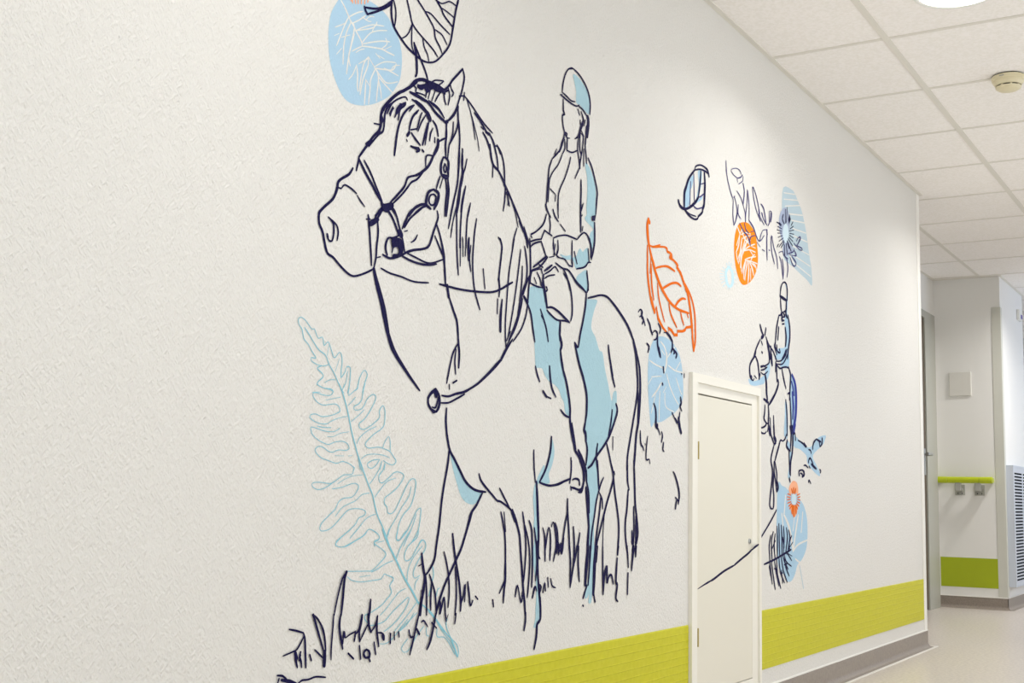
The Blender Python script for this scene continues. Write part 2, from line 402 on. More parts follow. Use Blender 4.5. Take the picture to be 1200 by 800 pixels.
# ------------------------------------------------------------------ wall drawings
# Brush strokes in wall coordinates. R/Z lines: x z width triples (x, z in 0.5 mm, width in 0.1 mm); F: filled outline, x z pairs.
ART = {
    "oval.fill": """
F 3567 3325 3512 3291 3481 3250 3458 3206 3449 3146 3451 3091 3463 3027 3489 2974 3521 2933 3557 2905 3601 2896 3663 2906 3725 2928 3787 2961 3842 3000 3882 3048 3905 3085 3914 3136 3914 3185 3902 3230 3880 3265 3845 3295 3805 3323 3747 3339 3691 3343 3637 3345
""",
    "oval.vein": """
R 3513 3282 26 3537 3263 27 3563 3235 27 3577 3219 26 3596 3208 27 3610 3193 27 3647 3162 28 3653 3144 28
R 3564 3232 19 3614 3267 19 3649 3285 19
R 3564 3232 20 3544 3196 21 3517 3136 21 3499 3095 21
R 3486 3164 16 3523 3186 16 3541 3198 16
R 3484 3130 13 3512 3148 13
R 3582 3221 21 3554 3165 22 3541 3104 24 3541 3035 25
R 3595 3220 19 3629 3243 19 3668 3275 20
R 3646 3261 17 3687 3258 16 3705 3264 14
R 3669 3257 14 3695 3281 14 3722 3288 14
R 3591 3218 28 3601 3199 26 3587 3136 24 3573 3074 24 3564 3003 25
R 3610 3193 16 3662 3226 16 3715 3253 17 3788 3273 17
R 3610 3193 16 3680 3223 16 3724 3247 17 3741 3274 21
R 3712 3222 18 3724 3247 17 3742 3265 15
R 3526 3137 16 3576 3164 16
R 3602 3176 23 3584 3118 23 3573 3074 26 3584 3043 27
R 3652 3158 19 3699 3212 17 3753 3242 17 3808 3261 17
R 3657 3154 19 3710 3179 19 3773 3205 20 3829 3221 20
R 3653 3144 19 3623 3125 19 3593 3104 19
R 3501 3062 15 3529 3094 15
R 3653 3144 20 3702 3157 20 3775 3173 21 3813 3173 23 3861 3174 23
R 3775 3173 15 3811 3206 19 3801 3226 25
R 3794 3176 14 3840 3206 14
R 3758 3140 17 3796 3138 17
R 3740 3143 20 3768 3132 20
R 3695 3114 19 3670 3083 22 3655 3031 25 3646 2959 25
R 3695 3114 22 3734 3085 22
R 3695 3114 26 3693 3078 24 3665 3011 24 3651 2947 24
R 3635 3066 14 3665 3087 14 3696 3108 14
R 3734 3085 17 3797 3126 17 3872 3147 17
R 3734 3080 20 3799 3095 20 3855 3111 20 3877 3143 25
R 3845 3109 16 3863 3130 14 3901 3145 14
R 3798 3100 20 3836 3100 20 3894 3098 20
R 3743 3082 22 3714 3027 24 3712 2991 26 3706 2925 26
R 3743 3080 29 3763 3053 28 3758 2987 27 3755 2951 27
R 3743 3080 25 3801 3047 23 3839 3050 17 3891 3072 17
R 3763 3053 24 3812 3033 24 3860 3015 24
R 3622 3056 18 3603 3015 17 3578 2985 16
R 3622 3056 28 3631 3024 27 3632 2978 27 3637 2957 28
R 3683 3017 26 3682 2964 26 3680 2915 26
R 3683 3017 22 3711 2997 22
R 3764 3042 24 3780 3000 24 3787 2972 24
R 3615 3105 14 3641 3125 14 3667 3137 14
""",
    "bursttop.ray": """
R 3577 3329 46 3584 3298 46
R 3593 3335 46 3602 3302 46
R 3614 3343 45 3618 3308 45
R 3638 3352 44 3638 3314 44
R 3658 3359 44 3658 3321 44
R 3679 3367 44 3677 3334 44
R 3567 3314 37 3575 3301 38
""",
    "birch.outline": """
R 3829 3394 44 3784 3355 42 3729 3325 42 3657 3305 43
R 3657 3306 72 3665 3294 70 3678 3284 68
R 3678 3284 41 3739 3318 41 3803 3360 43 3832 3387 45
R 3847 3423 44 3834 3400 51 3831 3363 57 3835 3328 60 3849 3297 61 3875 3275 56 3905 3258 54 3946 3238 51 3997 3224 47 4048 3216 44 4079 3217 39 4110 3224 36 4152 3243 37 4203 3289 42 4255 3354 52 4275 3432 60 4293 3517 60 4311 3576 61 4312 3603 66
R 3847 3423 40 3893 3483 37 3969 3550 35 4069 3607 36 4175 3629 43 4264 3624 53 4312 3603 61
R 3843 3404 46 3858 3373 46 3862 3337 43 3856 3296 41
""",
    "birch.vein": """
R 3923 3470 48 3935 3438 48 3958 3390 48 3975 3353 47 4006 3333 41 4053 3315 39 4096 3301 40 4139 3284 42 4166 3267 44
R 3975 3353 40 3975 3291 40 3980 3250 42 3997 3227 42
R 3970 3339 37 3957 3307 33 3934 3280 28 3905 3261 26
R 4053 3315 43 4066 3278 44 4090 3255 43 4102 3229 44
R 3993 3484 48 4009 3465 45 4057 3438 45 4112 3401 47 4134 3380 50 4146 3343 50 4180 3316 48 4197 3295 50
R 4068 3435 31 4110 3438 37 4175 3417 40 4252 3397 39
R 4134 3380 30 4188 3376 34 4216 3360 41 4233 3345 43
R 4127 3521 47 4143 3514 50 4182 3490 54 4205 3466 51 4273 3438 48
R 4143 3514 35 4181 3512 30 4213 3527 27 4245 3544 30 4296 3543 35
R 4182 3493 31 4237 3490 32 4287 3483 33
""",
    "horse.mane": """
R 3994 3270 69 4012 3217 68 4019 3151 65 4010 3132 54
R 3994 3270 47 4049 3210 47 4081 3174 48 4104 3134 49
R 4331 3093 51 4338 3018 51 4352 2958 51 4348 2860 49 4345 2757 48 4316 2662 45 4297 2596 45
R 4377 2912 55 4374 2854 56 4383 2792 55 4363 2723 51 4349 2669 52 4341 2605 53
R 4370 2763 75 4357 2677 74 4346 2624 73
R 4413 2876 40 4385 2792 40
R 4409 2753 45 4387 2690 47 4377 2631 48
R 4450 2685 47 4440 2650 47 4434 2625 47
R 4334 3096 44 4332 3055 46 4344 3012 47 4350 2973 46 4351 2924 45
R 4339 3144 39 4382 3158 39
R 4379 3171 44 4375 3136 44
R 4385 3155 38 4437 3132 40 4502 3097 41 4557 3071 39 4618 3051 37
R 4400 3145 32 4428 3106 32 4451 3059 33 4476 2983 33
R 4445 3081 27 4479 3020 27 4497 2983 27 4510 2939 27
R 4465 3102 52 4503 3085 55 4547 3056 57 4581 3035 57
R 4564 3041 78 4597 3038 78
R 4597 3039 57 4631 3006 61 4652 2963 62
R 4538 3032 53 4571 3008 57 4597 2973 60 4612 2953 60
R 4520 3054 37 4542 3047 37
R 4635 2996 37 4665 3000 37
R 4665 3000 49 4689 2972 49
R 4350 2925 45 4353 2856 45 4347 2774 43 4326 2689 41 4305 2617 41 4284 2539 41
R 4373 2914 41 4380 2863 41 4376 2793 40
R 4413 2877 41 4400 2833 40 4381 2794 41 4371 2746 43
R 4376 2790 71 4364 2732 71 4354 2679 71 4344 2636 70
R 4343 2636 45 4348 2552 45 4352 2467 45
R 4338 2641 31 4317 2574 32 4303 2503 33
R 4409 2754 42 4396 2705 43 4383 2645 44 4377 2563 45 4376 2472 45
R 4450 2685 42 4430 2620 44 4424 2550 45 4424 2481 46
R 4503 2625 44 4490 2563 45 4483 2492 45
R 4394 2521 41 4402 2477 41
R 4447 2528 56 4447 2485 56
R 4599 2990 67 4613 2933 67 4636 2902 58 4675 2888 56 4710 2860 62 4746 2825 63 4805 2771 63
R 4805 2771 54 4854 2720 55 4891 2678 56 4935 2625 58 4954 2579 60
R 4873 2690 87 4910 2651 87
R 4746 2819 31 4794 2775 33 4830 2728 35 4862 2660 35
R 4915 2671 52 4946 2627 52 4976 2583 53
R 4628 2901 49 4627 2847 49
R 4637 2999 51 4662 2945 51 4675 2888 51
R 4659 3005 46 4700 2973 50 4725 2918 52 4733 2847 52 4743 2825 52
R 4740 2824 50 4737 2763 49 4726 2710 47
R 4752 2802 58 4769 2769 58 4766 2746 55
R 4768 2776 46 4781 2745 47
R 4728 2834 74 4748 2823 74
R 4851 2652 40 4829 2605 41 4814 2553 42
R 4689 2577 48 4712 2564 58 4722 2536 62
R 4350 2505 45 4357 2427 45 4370 2351 45
R 4380 2511 40 4382 2392 40
R 4397 2514 41 4403 2438 41
R 4422 2519 40 4420 2443 40
R 4445 2523 70 4442 2488 72 4448 2429 72
R 4462 2497 40 4454 2439 41 4467 2382 42
R 4486 2531 46 4480 2443 46 4486 2369 47 4502 2303 47 4525 2260 46 4548 2223 45
R 4568 2409 48 4586 2324 48
R 4706 2573 56 4722 2540 56 4715 2479 54 4702 2393 55 4710 2347 55 4706 2305 54
R 4699 2384 85 4704 2377 85
R 4696 2291 49 4695 2225 49
R 4734 2294 60 4724 2218 80 4725 2149 99
R 4830 2597 43 4805 2501 43 4786 2407 44 4774 2285 44 4767 2194 45 4770 2106 45
R 4890 2556 45 4871 2445 45 4847 2326 44 4817 2207 43 4792 2126 42
R 4908 2479 47 4905 2396 46 4884 2276 45 4872 2226 44
R 4925 2578 54 4944 2526 54 4953 2465 53 4943 2408 48 4915 2361 48 4896 2266 48 4853 2176 43 4798 2112 39
R 4971 2624 61 4980 2550 61 4983 2452 58 4955 2416 49 4922 2349 51
R 4914 2324 69 4895 2272 67 4852 2188 63 4801 2113 60
R 4926 2338 69 4963 2307 70
R 4965 2307 50 4949 2249 47 4911 2183 41 4838 2114 37
R 4981 2445 52 4971 2388 52 4965 2313 53
R 4983 2452 59 4951 2418 59
R 4769 2148 45 4777 2075 45
R 4831 2153 36 4777 2081 36
R 4813 2157 37 4781 2111 37
R 4928 2340 63 4967 2318 63
""",
    "horse.outline": """
R 4217 3136 40 4244 3154 42 4267 3178 47 4281 3197 46 4329 3244 45 4360 3275 46
R 4360 3275 54 4375 3243 52 4367 3200 46 4354 3160 43 4340 3130 42 4322 3087 40 4298 3051 35 4260 3012 33
R 4227 2996 38 4260 3012 39
R 4023 3112 56 3984 3082 55 3936 3049 53 3898 3026 54 3852 2988 56 3812 2947 62 3790 2910 67
R 3958 3016 47 3947 3024 30 3909 3008 29 3862 2976 32 3836 2939 37 3827 2920 40
R 3827 2966 47 3794 2927 53 3787 2890 63 3788 2861 61 3776 2834 48 3741 2801 45 3716 2769 47 3682 2728 46 3657 2697 47
R 3862 2976 34 3830 2949 38 3813 2915 46 3810 2885 49 3804 2842 42 3777 2820 34 3742 2784 36 3716 2755 36
R 3793 2890 115 3792 2881 115
R 3763 2820 60 3783 2836 60
R 3698 2760 53 3733 2787 53
R 3745 2856 35 3779 2861 35
R 3659 2700 50 3656 2682 49 3645 2641 48
R 3623 2644 50 3601 2615 45 3559 2588 43 3539 2570 51 3536 2553 58 3529 2529 54 3510 2497 47 3467 2460 44 3440 2433 49 3437 2417 57
R 3536 2551 30 3557 2549 27 3578 2568 27 3617 2563 33 3652 2551 34
R 3657 2544 33 3676 2528 32 3704 2511 31
R 3475 2468 35 3444 2440 37 3436 2427 47 3440 2390 49 3461 2362 49 3476 2321 49 3494 2287 45 3528 2277 40 3571 2252 42 3615 2232 39 3650 2226 33 3693 2238 33 3745 2260 34 3776 2277 35
R 3490 2424 34 3507 2417 36 3520 2406 42 3525 2385 42 3524 2361 40 3517 2339 31 3501 2336 32 3489 2348 40 3486 2358 42
R 3513 2417 31 3541 2402 35 3551 2379 38 3546 2346 36
R 3488 2357 62 3492 2347 62
R 3973 2374 47 4031 2397 44 4101 2415 41 4141 2434 47 4160 2468 55 4174 2502 52 4193 2542 48 4205 2573 50 4197 2596 48
R 4017 2427 28 4043 2443 32 4059 2466 36
R 4193 2542 47 4221 2499 48 4240 2453 49 4253 2406 49 4266 2359 49 4275 2292 49
R 4185 2486 44 4213 2454 45 4247 2414 45
R 4254 2412 76 4262 2377 76
R 3821 2286 32 3882 2276 31 3959 2274 31 4048 2268 30 4149 2280 30
R 4231 2482 53 4256 2420 54 4263 2366 54 4271 2300 53
R 4287 2289 97 4301 2244 98
R 4303 2244 56 4340 2188 56 4370 2142 59 4384 2060 60
R 4965 2307 56 4997 2262 59 5017 2197 60 5038 2137 60
R 5087 2299 52 5120 2253 53 5146 2213 55 5167 2153 56
R 5098 2269 60 5126 2248 60
R 4379 2099 60 4385 2053 60 4394 2009 60 4392 1947 59
R 4377 2046 40 4345 2004 43 4323 1941 46 4304 1873 46
R 4368 2023 43 4361 1972 44 4370 1918 44
R 4351 1877 48 4380 1890 48
R 4325 1867 44 4326 1849 44
R 4308 1764 57 4306 1710 58 4318 1651 57
R 4307 1689 57 4318 1649 58 4341 1590 58 4382 1549 55 4423 1506 58 4465 1463 56 4517 1434 49 4569 1421 45 4634 1417 45
R 4336 1585 57 4329 1531 57 4309 1455 56 4293 1385 56 4283 1310 56 4276 1258 56
R 4606 1413 57 4561 1360 55 4517 1321 59 4490 1255 63
R 4576 1494 56 4593 1466 49 4641 1433 45 4696 1400 44 4730 1380 39 4763 1375 38 4842 1344 42 4888 1314 46
R 4749 1435 44 4795 1390 44 4842 1344 44
R 4864 1338 69 4901 1285 70 4919 1250 73
R 5048 1618 48 5055 1536 48 5069 1470 47
R 5079 1470 84 5090 1392 84 5104 1248 84
R 5216 1690 69 5206 1615 66 5165 1533 59 5106 1470 54
R 5106 1470 42 5155 1460 41 5205 1455 40 5281 1461 42 5345 1476 44
R 4287 1328 56 4276 1259 56 4261 1191 56 4250 1134 53 4215 1093 47 4191 1074 44
R 4527 1328 62 4485 1246 61 4449 1176 59 4403 1118 56 4357 1061 56 4330 1026 57 4300 975 58 4279 929 59 4275 914 60
R 4865 1328 57 4901 1281 60 4932 1223 66 4947 1140 68 4961 1064 68 4976 976 68 4990 917 68 4998 858 69
R 4859 1328 68 4889 1287 68
R 4765 1328 51 4789 1271 53 4805 1213 55 4812 1133 55 4811 1070 55 4811 1024 55 4790 997 48 4767 970 48
R 4792 1328 44 4809 1242 44
R 4812 1127 61 4816 1030 61 4807 985 61 4802 926 61
R 5099 1328 72 5109 1208 73 5103 1124 72 5111 1017 71 5133 908 71 5141 848 72
R 5101 1184 132 5107 1118 132
R 5049 2018 58 5068 1980 57 5091 1950 55
R 5304 1828 57 5347 1805 50 5400 1796 45
R 5912 1902 80 5928 1868 85 5899 1812 75 5841 1733 73 5797 1691 66 5739 1648 63 5683 1609 67 5641 1571 65 5599 1552 57
R 5867 1867 66 5854 1802 64 5826 1726 63
R 5702 1679 71 5690 1613 72 5706 1547 71
R 5879 1725 45 5880 1657 45
R 5804 1691 62 5836 1632 62 5875 1552 63
R 5843 2098 73 5871 2036 73 5895 1995 71
R 5049 1619 54 5053 1528 54
R 5417 1596 60 5422 1539 60
R 5112 1467 44 5193 1456 43 5268 1461 44 5345 1478 47 5410 1493 47
R 5423 1581 60 5420 1524 59 5408 1472 58
R 5587 1483 66 5610 1425 69 5620 1328 70
R 5581 1451 96 5598 1373 96 5619 1250 96
R 5599 1552 47 5641 1569 53 5666 1590 61
R 5705 1591 72 5714 1512 72 5723 1446 72
R 5775 1507 52 5744 1473 56 5724 1433 59
R 5731 1427 52 5761 1394 60 5769 1348 65
R 5723 1440 60 5696 1380 62 5677 1308 62 5651 1224 63 5640 1134 63 5634 1070 63
R 5746 1400 65 5734 1328 64 5714 1249 63 5695 1171 64 5684 1068 64
R 5618 1257 98 5610 1173 98 5604 1071 97
R 5852 1596 70 5891 1516 75 5863 1449 68 5820 1381 66 5792 1328 67 5750 1249 66 5709 1171 68 5690 1094 70
R 5891 1516 75 5908 1436 74 5933 1362 73 5958 1274 76 5960 1193 76 5947 1106 76
R 5947 1084 67 5940 1059 67
R 5792 1328 36 5777 1222 36 5777 1065 36
R 5898 1542 56 5906 1527 56
R 5134 928 72 5140 845 73 5132 821 64 5109 805 70 5105 753 72 5086 697 71
R 5613 1156 125 5598 1060 125 5587 967 124
R 5605 961 75 5566 902 74
R 5634 1156 63 5630 1059 63 5619 964 63
R 5698 1154 128 5686 1057 128 5682 974 128 5676 916 127
R 5719 1154 64 5707 1076 64
R 5681 916 72 5696 875 72
R 5573 2427 44 5645 2446 44 5717 2464 44 5792 2466 53 5868 2439 66 5947 2401 73 6043 2344 81 6117 2274 88
R 6117 2274 106 6159 2208 107
R 6117 2260 78 6151 2192 81 6170 2080 82
R 6159 2208 79 6194 2140 81 6203 2083 83
R 5813 2207 75 5830 2144 74 5870 2052 74
R 5555 2555 64 5574 2498 64 5565 2459 60
""",
    "horse.forelock": """
R 3977 3080 64 4013 3113 59 4063 3134 60 4110 3136 66 4171 3140 69 4217 3136 74
R 4030 3093 74 4092 3114 75 4157 3129 81 4206 3129 93 4223 3124 106
R 4119 3136 28 4154 3159 27 4215 3175 28
R 4167 3138 25 4193 3155 26 4217 3174 26
R 4097 3106 38 4091 3082 38 4087 3064 39
R 4120 3108 37 4106 3064 37
R 4158 3119 35 4132 3062 35
R 4196 3119 33 4174 3093 35 4156 3065 36
R 4220 3126 50 4227 3094 51 4238 3077 50
R 4253 3154 46 4265 3122 44 4255 3080 40
R 4270 3170 47 4278 3155 45 4294 3144 45 4280 3124 33
R 3975 3068 26 3996 3088 24 4018 3082 41 4016 3065 35 4048 3069 26 4083 3071 27
R 3992 3026 42 4048 3021 45 4090 3009 51 4106 2999 56
R 3949 3002 33 3920 2981 38 3893 2939 41
R 3863 2959 30 3841 2924 29
R 3906 2977 32 3888 2954 35 3884 2936 40
R 4008 3007 34 3975 2972 34
R 4039 2994 37 4025 2976 36
R 4003 3005 37 3960 2975 39 3923 2928 47 3898 2861 53 3884 2762 55
R 4039 2994 41 4001 2956 45 3983 2914 52 3979 2894 56
R 4065 2991 37 4051 2964 39 4032 2908 40
R 4091 2987 34 4062 2948 36 4040 2904 37
R 3989 2896 38 4032 2912 38
R 3966 2866 77 3980 2882 77
R 3995 2884 49 4026 2865 48 4059 2849 47
R 3993 2827 51 4028 2828 51 4053 2829 84 4034 2814 52
R 4074 2832 60 4084 2828 60
R 3962 2847 38 3967 2842 38
R 4146 2945 38 4131 2918 41 4126 2886 44
R 4163 2908 48 4164 2888 48
R 3868 2954 37 3855 2939 41 3846 2917 45
R 3915 2979 38 3897 2957 40 3888 2939 43 3877 2919 42
R 3949 2996 36 3940 2984 32 3912 2961 37 3904 2928 44 3900 2914 43
R 3910 2983 44 3947 2991 44
F 4022 3102 4054 3108 4089 3128 4110 3141 4141 3132 4200 3138 4256 3147 4224 3123 4164 3111 4135 3113 4115 3100 4094 3084 4075 3097 4053 3084 4029 3088
""",
    "horse.bridle": """
R 3976 3053 60 4021 3053 62 4067 3050 63 4109 3048 63
R 4109 3048 43 4144 3025 41 4193 3005 38 4230 2997 36
R 4109 3057 27 4171 3049 29 4206 3031 35 4229 3014 36
R 4251 3001 37 4244 2950 38 4246 2905 39
R 3659 2689 56 3700 2647 55 3752 2602 56 3782 2574 55 3815 2550 54
R 3691 2691 43 3731 2655 44 3771 2606 45 3812 2558 45
F 3803 2550 3829 2549 3876 2565 3891 2556 3863 2531 3850 2517 3831 2516 3817 2527
R 3866 2561 40 3921 2611 41 3958 2649 45 3976 2686 45 3995 2699 35 4034 2714 36 4073 2737 37
R 4188 2903 103 4186 2876 92 4162 2836 83
R 4162 2836 61 4123 2776 55 4074 2736 48 4034 2712 46
R 4102 2768 46 4103 2810 41 4121 2822 27 4154 2827 28
R 3884 2561 36 3941 2610 37 3978 2648 39 4006 2678 36 4045 2700 36 4086 2741 39
R 4191 2897 38 4216 2914 37 4248 2930 37
R 4245 2993 55 4249 2943 54 4244 2897 54 4249 2845 55
R 4335 3030 46 4323 2982 41 4287 2927 38 4271 2904 44 4263 2845 47
R 4299 3014 43 4296 2962 41 4279 2922 37
R 4331 3100 40 4303 3047 35 4245 2998 31
R 4234 2996 67 4255 3003 67
R 4099 3045 45 4130 3036 47 4163 3020 47 4217 3004 45 4245 2999 43
R 4119 3051 35 4183 3038 38 4216 3021 42 4228 3014 44
R 4018 3025 91 4059 3016 96 4101 3001 101
R 4106 2995 153 4121 2980 153
R 4108 2955 55 4086 2887 55 4075 2855 54
R 4144 2978 48 4171 2960 53 4187 2923 55
R 4118 2973 38 4109 2937 38 4093 2859 38
R 4231 2840 54 4216 2809 60 4216 2771 66 4235 2754 47 4268 2758 45 4269 2790 64 4270 2828 67 4253 2841 50 4231 2840 40
R 4243 2814 42 4235 2794 48 4242 2777 45 4252 2780 40 4255 2802 50 4243 2814 47
R 4230 2760 77 4262 2763 77
R 4211 2751 45 4197 2723 45 4185 2692 46
R 4230 2746 41 4211 2701 41
R 4268 2755 61 4278 2704 60 4273 2653 58 4265 2590 57
R 4252 2748 50 4263 2700 49 4257 2649 47 4254 2587 48
R 4164 2683 56 4202 2674 79 4195 2636 69 4172 2600 62
R 4148 2596 58 4116 2606 73 4115 2630 72 4129 2664 55 4164 2683 47
R 4165 2663 41 4185 2655 54 4173 2621 38 4147 2613 36 4133 2628 52 4142 2652 37 4165 2663 31
R 4113 2610 44 4071 2596 45 4032 2573 50 3996 2534 54
R 4124 2605 33 4081 2585 34 4042 2557 37 4023 2539 38
F 3807 2531 3830 2547 3876 2559 3887 2542 3850 2522 3822 2517
R 3821 2528 43 3795 2508 44 3773 2487 46
R 3879 2546 46 3899 2533 49 3912 2516 51
R 3851 2529 40 3869 2518 41 3881 2510 41
R 3728 2481 46 3734 2450 46 3740 2422 46 3747 2378 46 3754 2334 46 3760 2287 45
R 3790 2467 46 3795 2422 45 3789 2369 45 3787 2323 44 3776 2280 43
R 3787 2322 28 3816 2331 28
F 3734 2450 3742 2465 3769 2477 3787 2486 3797 2474 3779 2459 3753 2442 3735 2438
R 3717 2463 28 3742 2468 28
R 3727 2482 39 3738 2467 39
R 3787 2480 51 3804 2504 50 3821 2525 49
R 3769 2474 40 3794 2511 39 3812 2529 37
F 3807 2542 3886 2559 3877 2537 3845 2521 3821 2525
R 3850 2525 44 3879 2508 48 3909 2473 51 3930 2441 52
R 3877 2537 41 3912 2515 45 3928 2483 48 3944 2457 48
R 3937 2457 140 3948 2443 141
R 3953 2473 48 3975 2510 47 4003 2552 42 4051 2583 38 4081 2600 37
R 3967 2479 41 4004 2525 38 4062 2569 36 4111 2606 37
R 3968 2463 26 3989 2471 26
R 3931 2439 35 3893 2422 34 3865 2417 36 3849 2395 50 3847 2368 57 3858 2347 56
F 3879 2417 3931 2429 3953 2416 3961 2377 3935 2356 3888 2342 3895 2357 3916 2360 3930 2369 3930 2382 3919 2388 3903 2385 3894 2377 3889 2359 3882 2360 3886 2381
R 3950 2446 44 3963 2413 44 3975 2379 44
R 3830 2342 44 3879 2336 40 3935 2354 41 3983 2377 42
R 3959 2359 42 4014 2351 41 4084 2349 40 4145 2355 39 4202 2369 39
R 3992 2377 32 4052 2370 33 4124 2362 31 4175 2369 30 4248 2396 31
R 4229 2287 39 4267 2287 40 4296 2287 40 4395 2289 40 4497 2297 40 4602 2309 40 4667 2322 41 4732 2347 43 4787 2374 45 4823 2390 44
R 4223 1840 64 4187 1817 68 4170 1797 74
R 4170 1797 64 4173 1773 61 4190 1756 53 4210 1741 51
R 4223 1840 60 4245 1819 66 4254 1793 71 4250 1768 65 4233 1747 49 4210 1741 41
R 4244 1808 48 4227 1764 40 4199 1763 29
R 4219 1830 109 4227 1812 109
R 4198 1751 64 4219 1746 64
R 4267 1817 35 4320 1817 39 4378 1833 44 4437 1845 48 4486 1864 54
R 4437 1845 36 4486 1864 41 4547 1892 48 4619 1936 58 4682 1979 67 4735 2017 73
R 4735 2017 87 4778 2069 64 4832 2123 42
R 4264 1785 32 4321 1790 33 4379 1811 36 4442 1836 36
R 5126 1905 84 5158 1883 84
R 5155 1884 47 5203 1877 47
R 5184 2032 63 5193 1979 63 5214 1925 58 5251 1889 53
""",
    "horse.rein": """
R 3776 2275 91 3794 2233 97 3818 2186 105 3842 2138 113 3860 2090 122 3879 2039 130
R 3879 2037 113 3912 1982 96 3948 1945 80 3994 1908 67 4039 1873 57 4076 1847 49 4109 1824 43
""",
    "horse.shading": """
F 4346 1580 4374 1505 4406 1446 4438 1397 4479 1370 4530 1361 4561 1371 4601 1407 4605 1417 4569 1421 4517 1434 4465 1463 4423 1506 4382 1549
F 5222 1684 5250 1623 5229 1554 5197 1510 5207 1467 5118 1468 5153 1515 5171 1540 5209 1615
F 5146 1552 5116 1520 5093 1495 5082 1464 5118 1471 5158 1539
F 5061 1446 5052 1392 5066 1308 5063 1248 5104 1248 5090 1392 5079 1464
F 5069 1331 5073 1208 5059 1120 5084 1030 5101 958 5095 852 5141 848 5128 938 5107 1058 5100 1208 5099 1331
F 5592 1568 5669 1590 5705 1591 5714 1512 5723 1446 5696 1374 5678 1276 5680 1185 5677 1068 5627 1070 5624 1199 5620 1328 5610 1425 5586 1522
F 5641 1159 5637 1059 5612 970 5584 965 5605 958 5586 902 5614 900 5634 918 5626 875 5656 874 5669 929 5673 1025 5688 1158
F 5065 1172 5065 1109 5084 1049 5099 960 5097 901 5095 836 5079 796 5109 795 5138 833 5134 928 5121 1018 5101 1171
F 5574 2420 5631 2429 5681 2429 5647 2373 5620 2309 5621 2269 5665 2234 5710 2172 5748 2162 5771 2097 5795 2045 5816 2006 5843 1946 5866 1914 5880 1960 5918 1970 5920 1891 5899 1807 5833 1722 5754 1657 5683 1611 5613 1566 5582 1572 5597 1644 5574 1695 5564 1786 5576 1853 5574 1925 5544 1995 5486 2081 5457 2150 5483 2172 5508 2261 5533 2351 5559 2421
""",
    "grass.blade": """
R 4158 1160 66 4169 1111 65 4188 1058 64
R 4138 1112 26 4164 1120 26
R 4185 1069 73 4178 1018 72 4167 977 72 4152 917 71
R 4191 1068 45 4200 1006 45 4205 913 45
R 4216 1075 40 4241 1035 41 4262 992 44 4272 929 46
R 4234 1046 46 4230 989 46 4233 931 46
R 4379 1237 57 4395 1167 56 4418 1096 56 4441 1025 57 4455 950 58 4454 913 59
R 4406 1097 43 4417 1027 43 4420 962 44 4413 899 44
R 4319 1163 40 4340 1115 40 4357 1061 42 4365 997 43 4359 934 43
R 4455 939 43 4473 975 44 4486 1023 41 4484 950 45
R 4505 1030 53 4518 978 53 4530 929 42 4547 949 50
R 4569 967 42 4588 953 42
R 4711 942 57 4718 914 57
R 4303 912 46 4315 948 46 4328 976 41 4341 904 46
R 4275 924 51 4301 959 35 4298 912 56
R 3369 921 31 3406 913 31 3444 903 31
R 3444 903 36 3454 883 39 3460 834 40 3466 780 40
R 3447 888 33 3416 850 30 3388 841 24 3342 832 24
R 3402 842 43 3410 813 42 3420 786 42
R 3434 837 44 3430 819 42 3439 803 40 3443 784 41
R 3408 839 46 3419 816 46
R 3427 808 34 3435 826 34
R 3484 823 42 3494 802 42
R 3495 964 38 3516 916 37 3543 864 37 3560 827 38
R 3501 960 29 3532 933 31 3555 901 35 3567 858 38 3572 829 38
R 3566 826 90 3567 805 90 3567 777 90
R 3510 838 29 3540 817 29 3561 802 29
R 3610 956 34 3607 897 34 3603 840 34 3604 794 33
R 3651 954 47 3645 921 47 3651 882 45 3669 827 44
R 3668 846 38 3672 890 37 3680 866 24 3707 875 27 3742 884 27
R 3742 884 45 3740 867 45 3736 849 45
R 3675 886 54 3679 870 54
R 3742 874 39 3764 892 44 3777 943 46
R 3767 896 46 3765 865 45 3770 845 44
R 3770 845 34 3791 874 34 3815 904 33
R 3816 942 59 3822 900 56 3837 874 52
R 3837 875 32 3862 897 35 3874 928 37
R 3872 928 47 3873 876 46 3888 816 45
R 3877 868 28 3904 865 29 3920 852 42 3920 838 48
R 3912 856 87 3918 842 87
R 3960 855 48 3962 822 48
R 3702 807 44 3735 784 44
R 3768 828 47 3778 780 47
R 3858 833 45 3870 788 45
R 3811 811 38 3829 802 48 3832 783 54 3809 781 36 3796 794 55 3801 807 54 3811 811 45
R 3826 783 43 3837 764 43
R 3315 769 32 3344 764 32 3364 751 35
R 3338 751 53 3384 741 54 3415 730 54
R 3325 757 39 3319 741 39
R 3427 729 34 3446 738 30 3480 737 29 3521 742 28 3576 734 28
R 3490 963 45 3499 951 45 3512 924 43 3532 884 39 3539 869 38
R 3492 964 23 3520 946 25 3545 913 29 3566 867 30
R 3676 1109 30 3651 1084 33 3635 1042 34 3619 989 34 3611 953 34
R 3676 1107 49 3664 1080 50 3658 1014 50 3651 950 50
R 3673 1107 74 3664 1086 74
R 3779 941 46 3775 919 46 3767 888 46
R 3826 996 50 3824 964 50 3819 924 50
R 3873 932 44 3872 900 44
R 3960 857 56 3960 822 55
R 3984 862 41 3987 833 41
R 4012 861 43 4018 841 43
R 4082 861 49 4094 833 38 4115 835 33
R 4136 861 58 4155 840 58
R 4146 917 48 4130 872 48 4114 823 47 4093 766 47
R 4167 1010 75 4157 917 75
R 4267 913 58 4257 875 57 4234 808 56 4211 776 53
R 4337 909 53 4344 878 53
R 4344 881 30 4357 903 30
R 4417 903 49 4414 886 49 4409 863 49
R 4166 887 35 4181 892 33 4210 866 38
R 4238 880 39 4274 855 39
""",
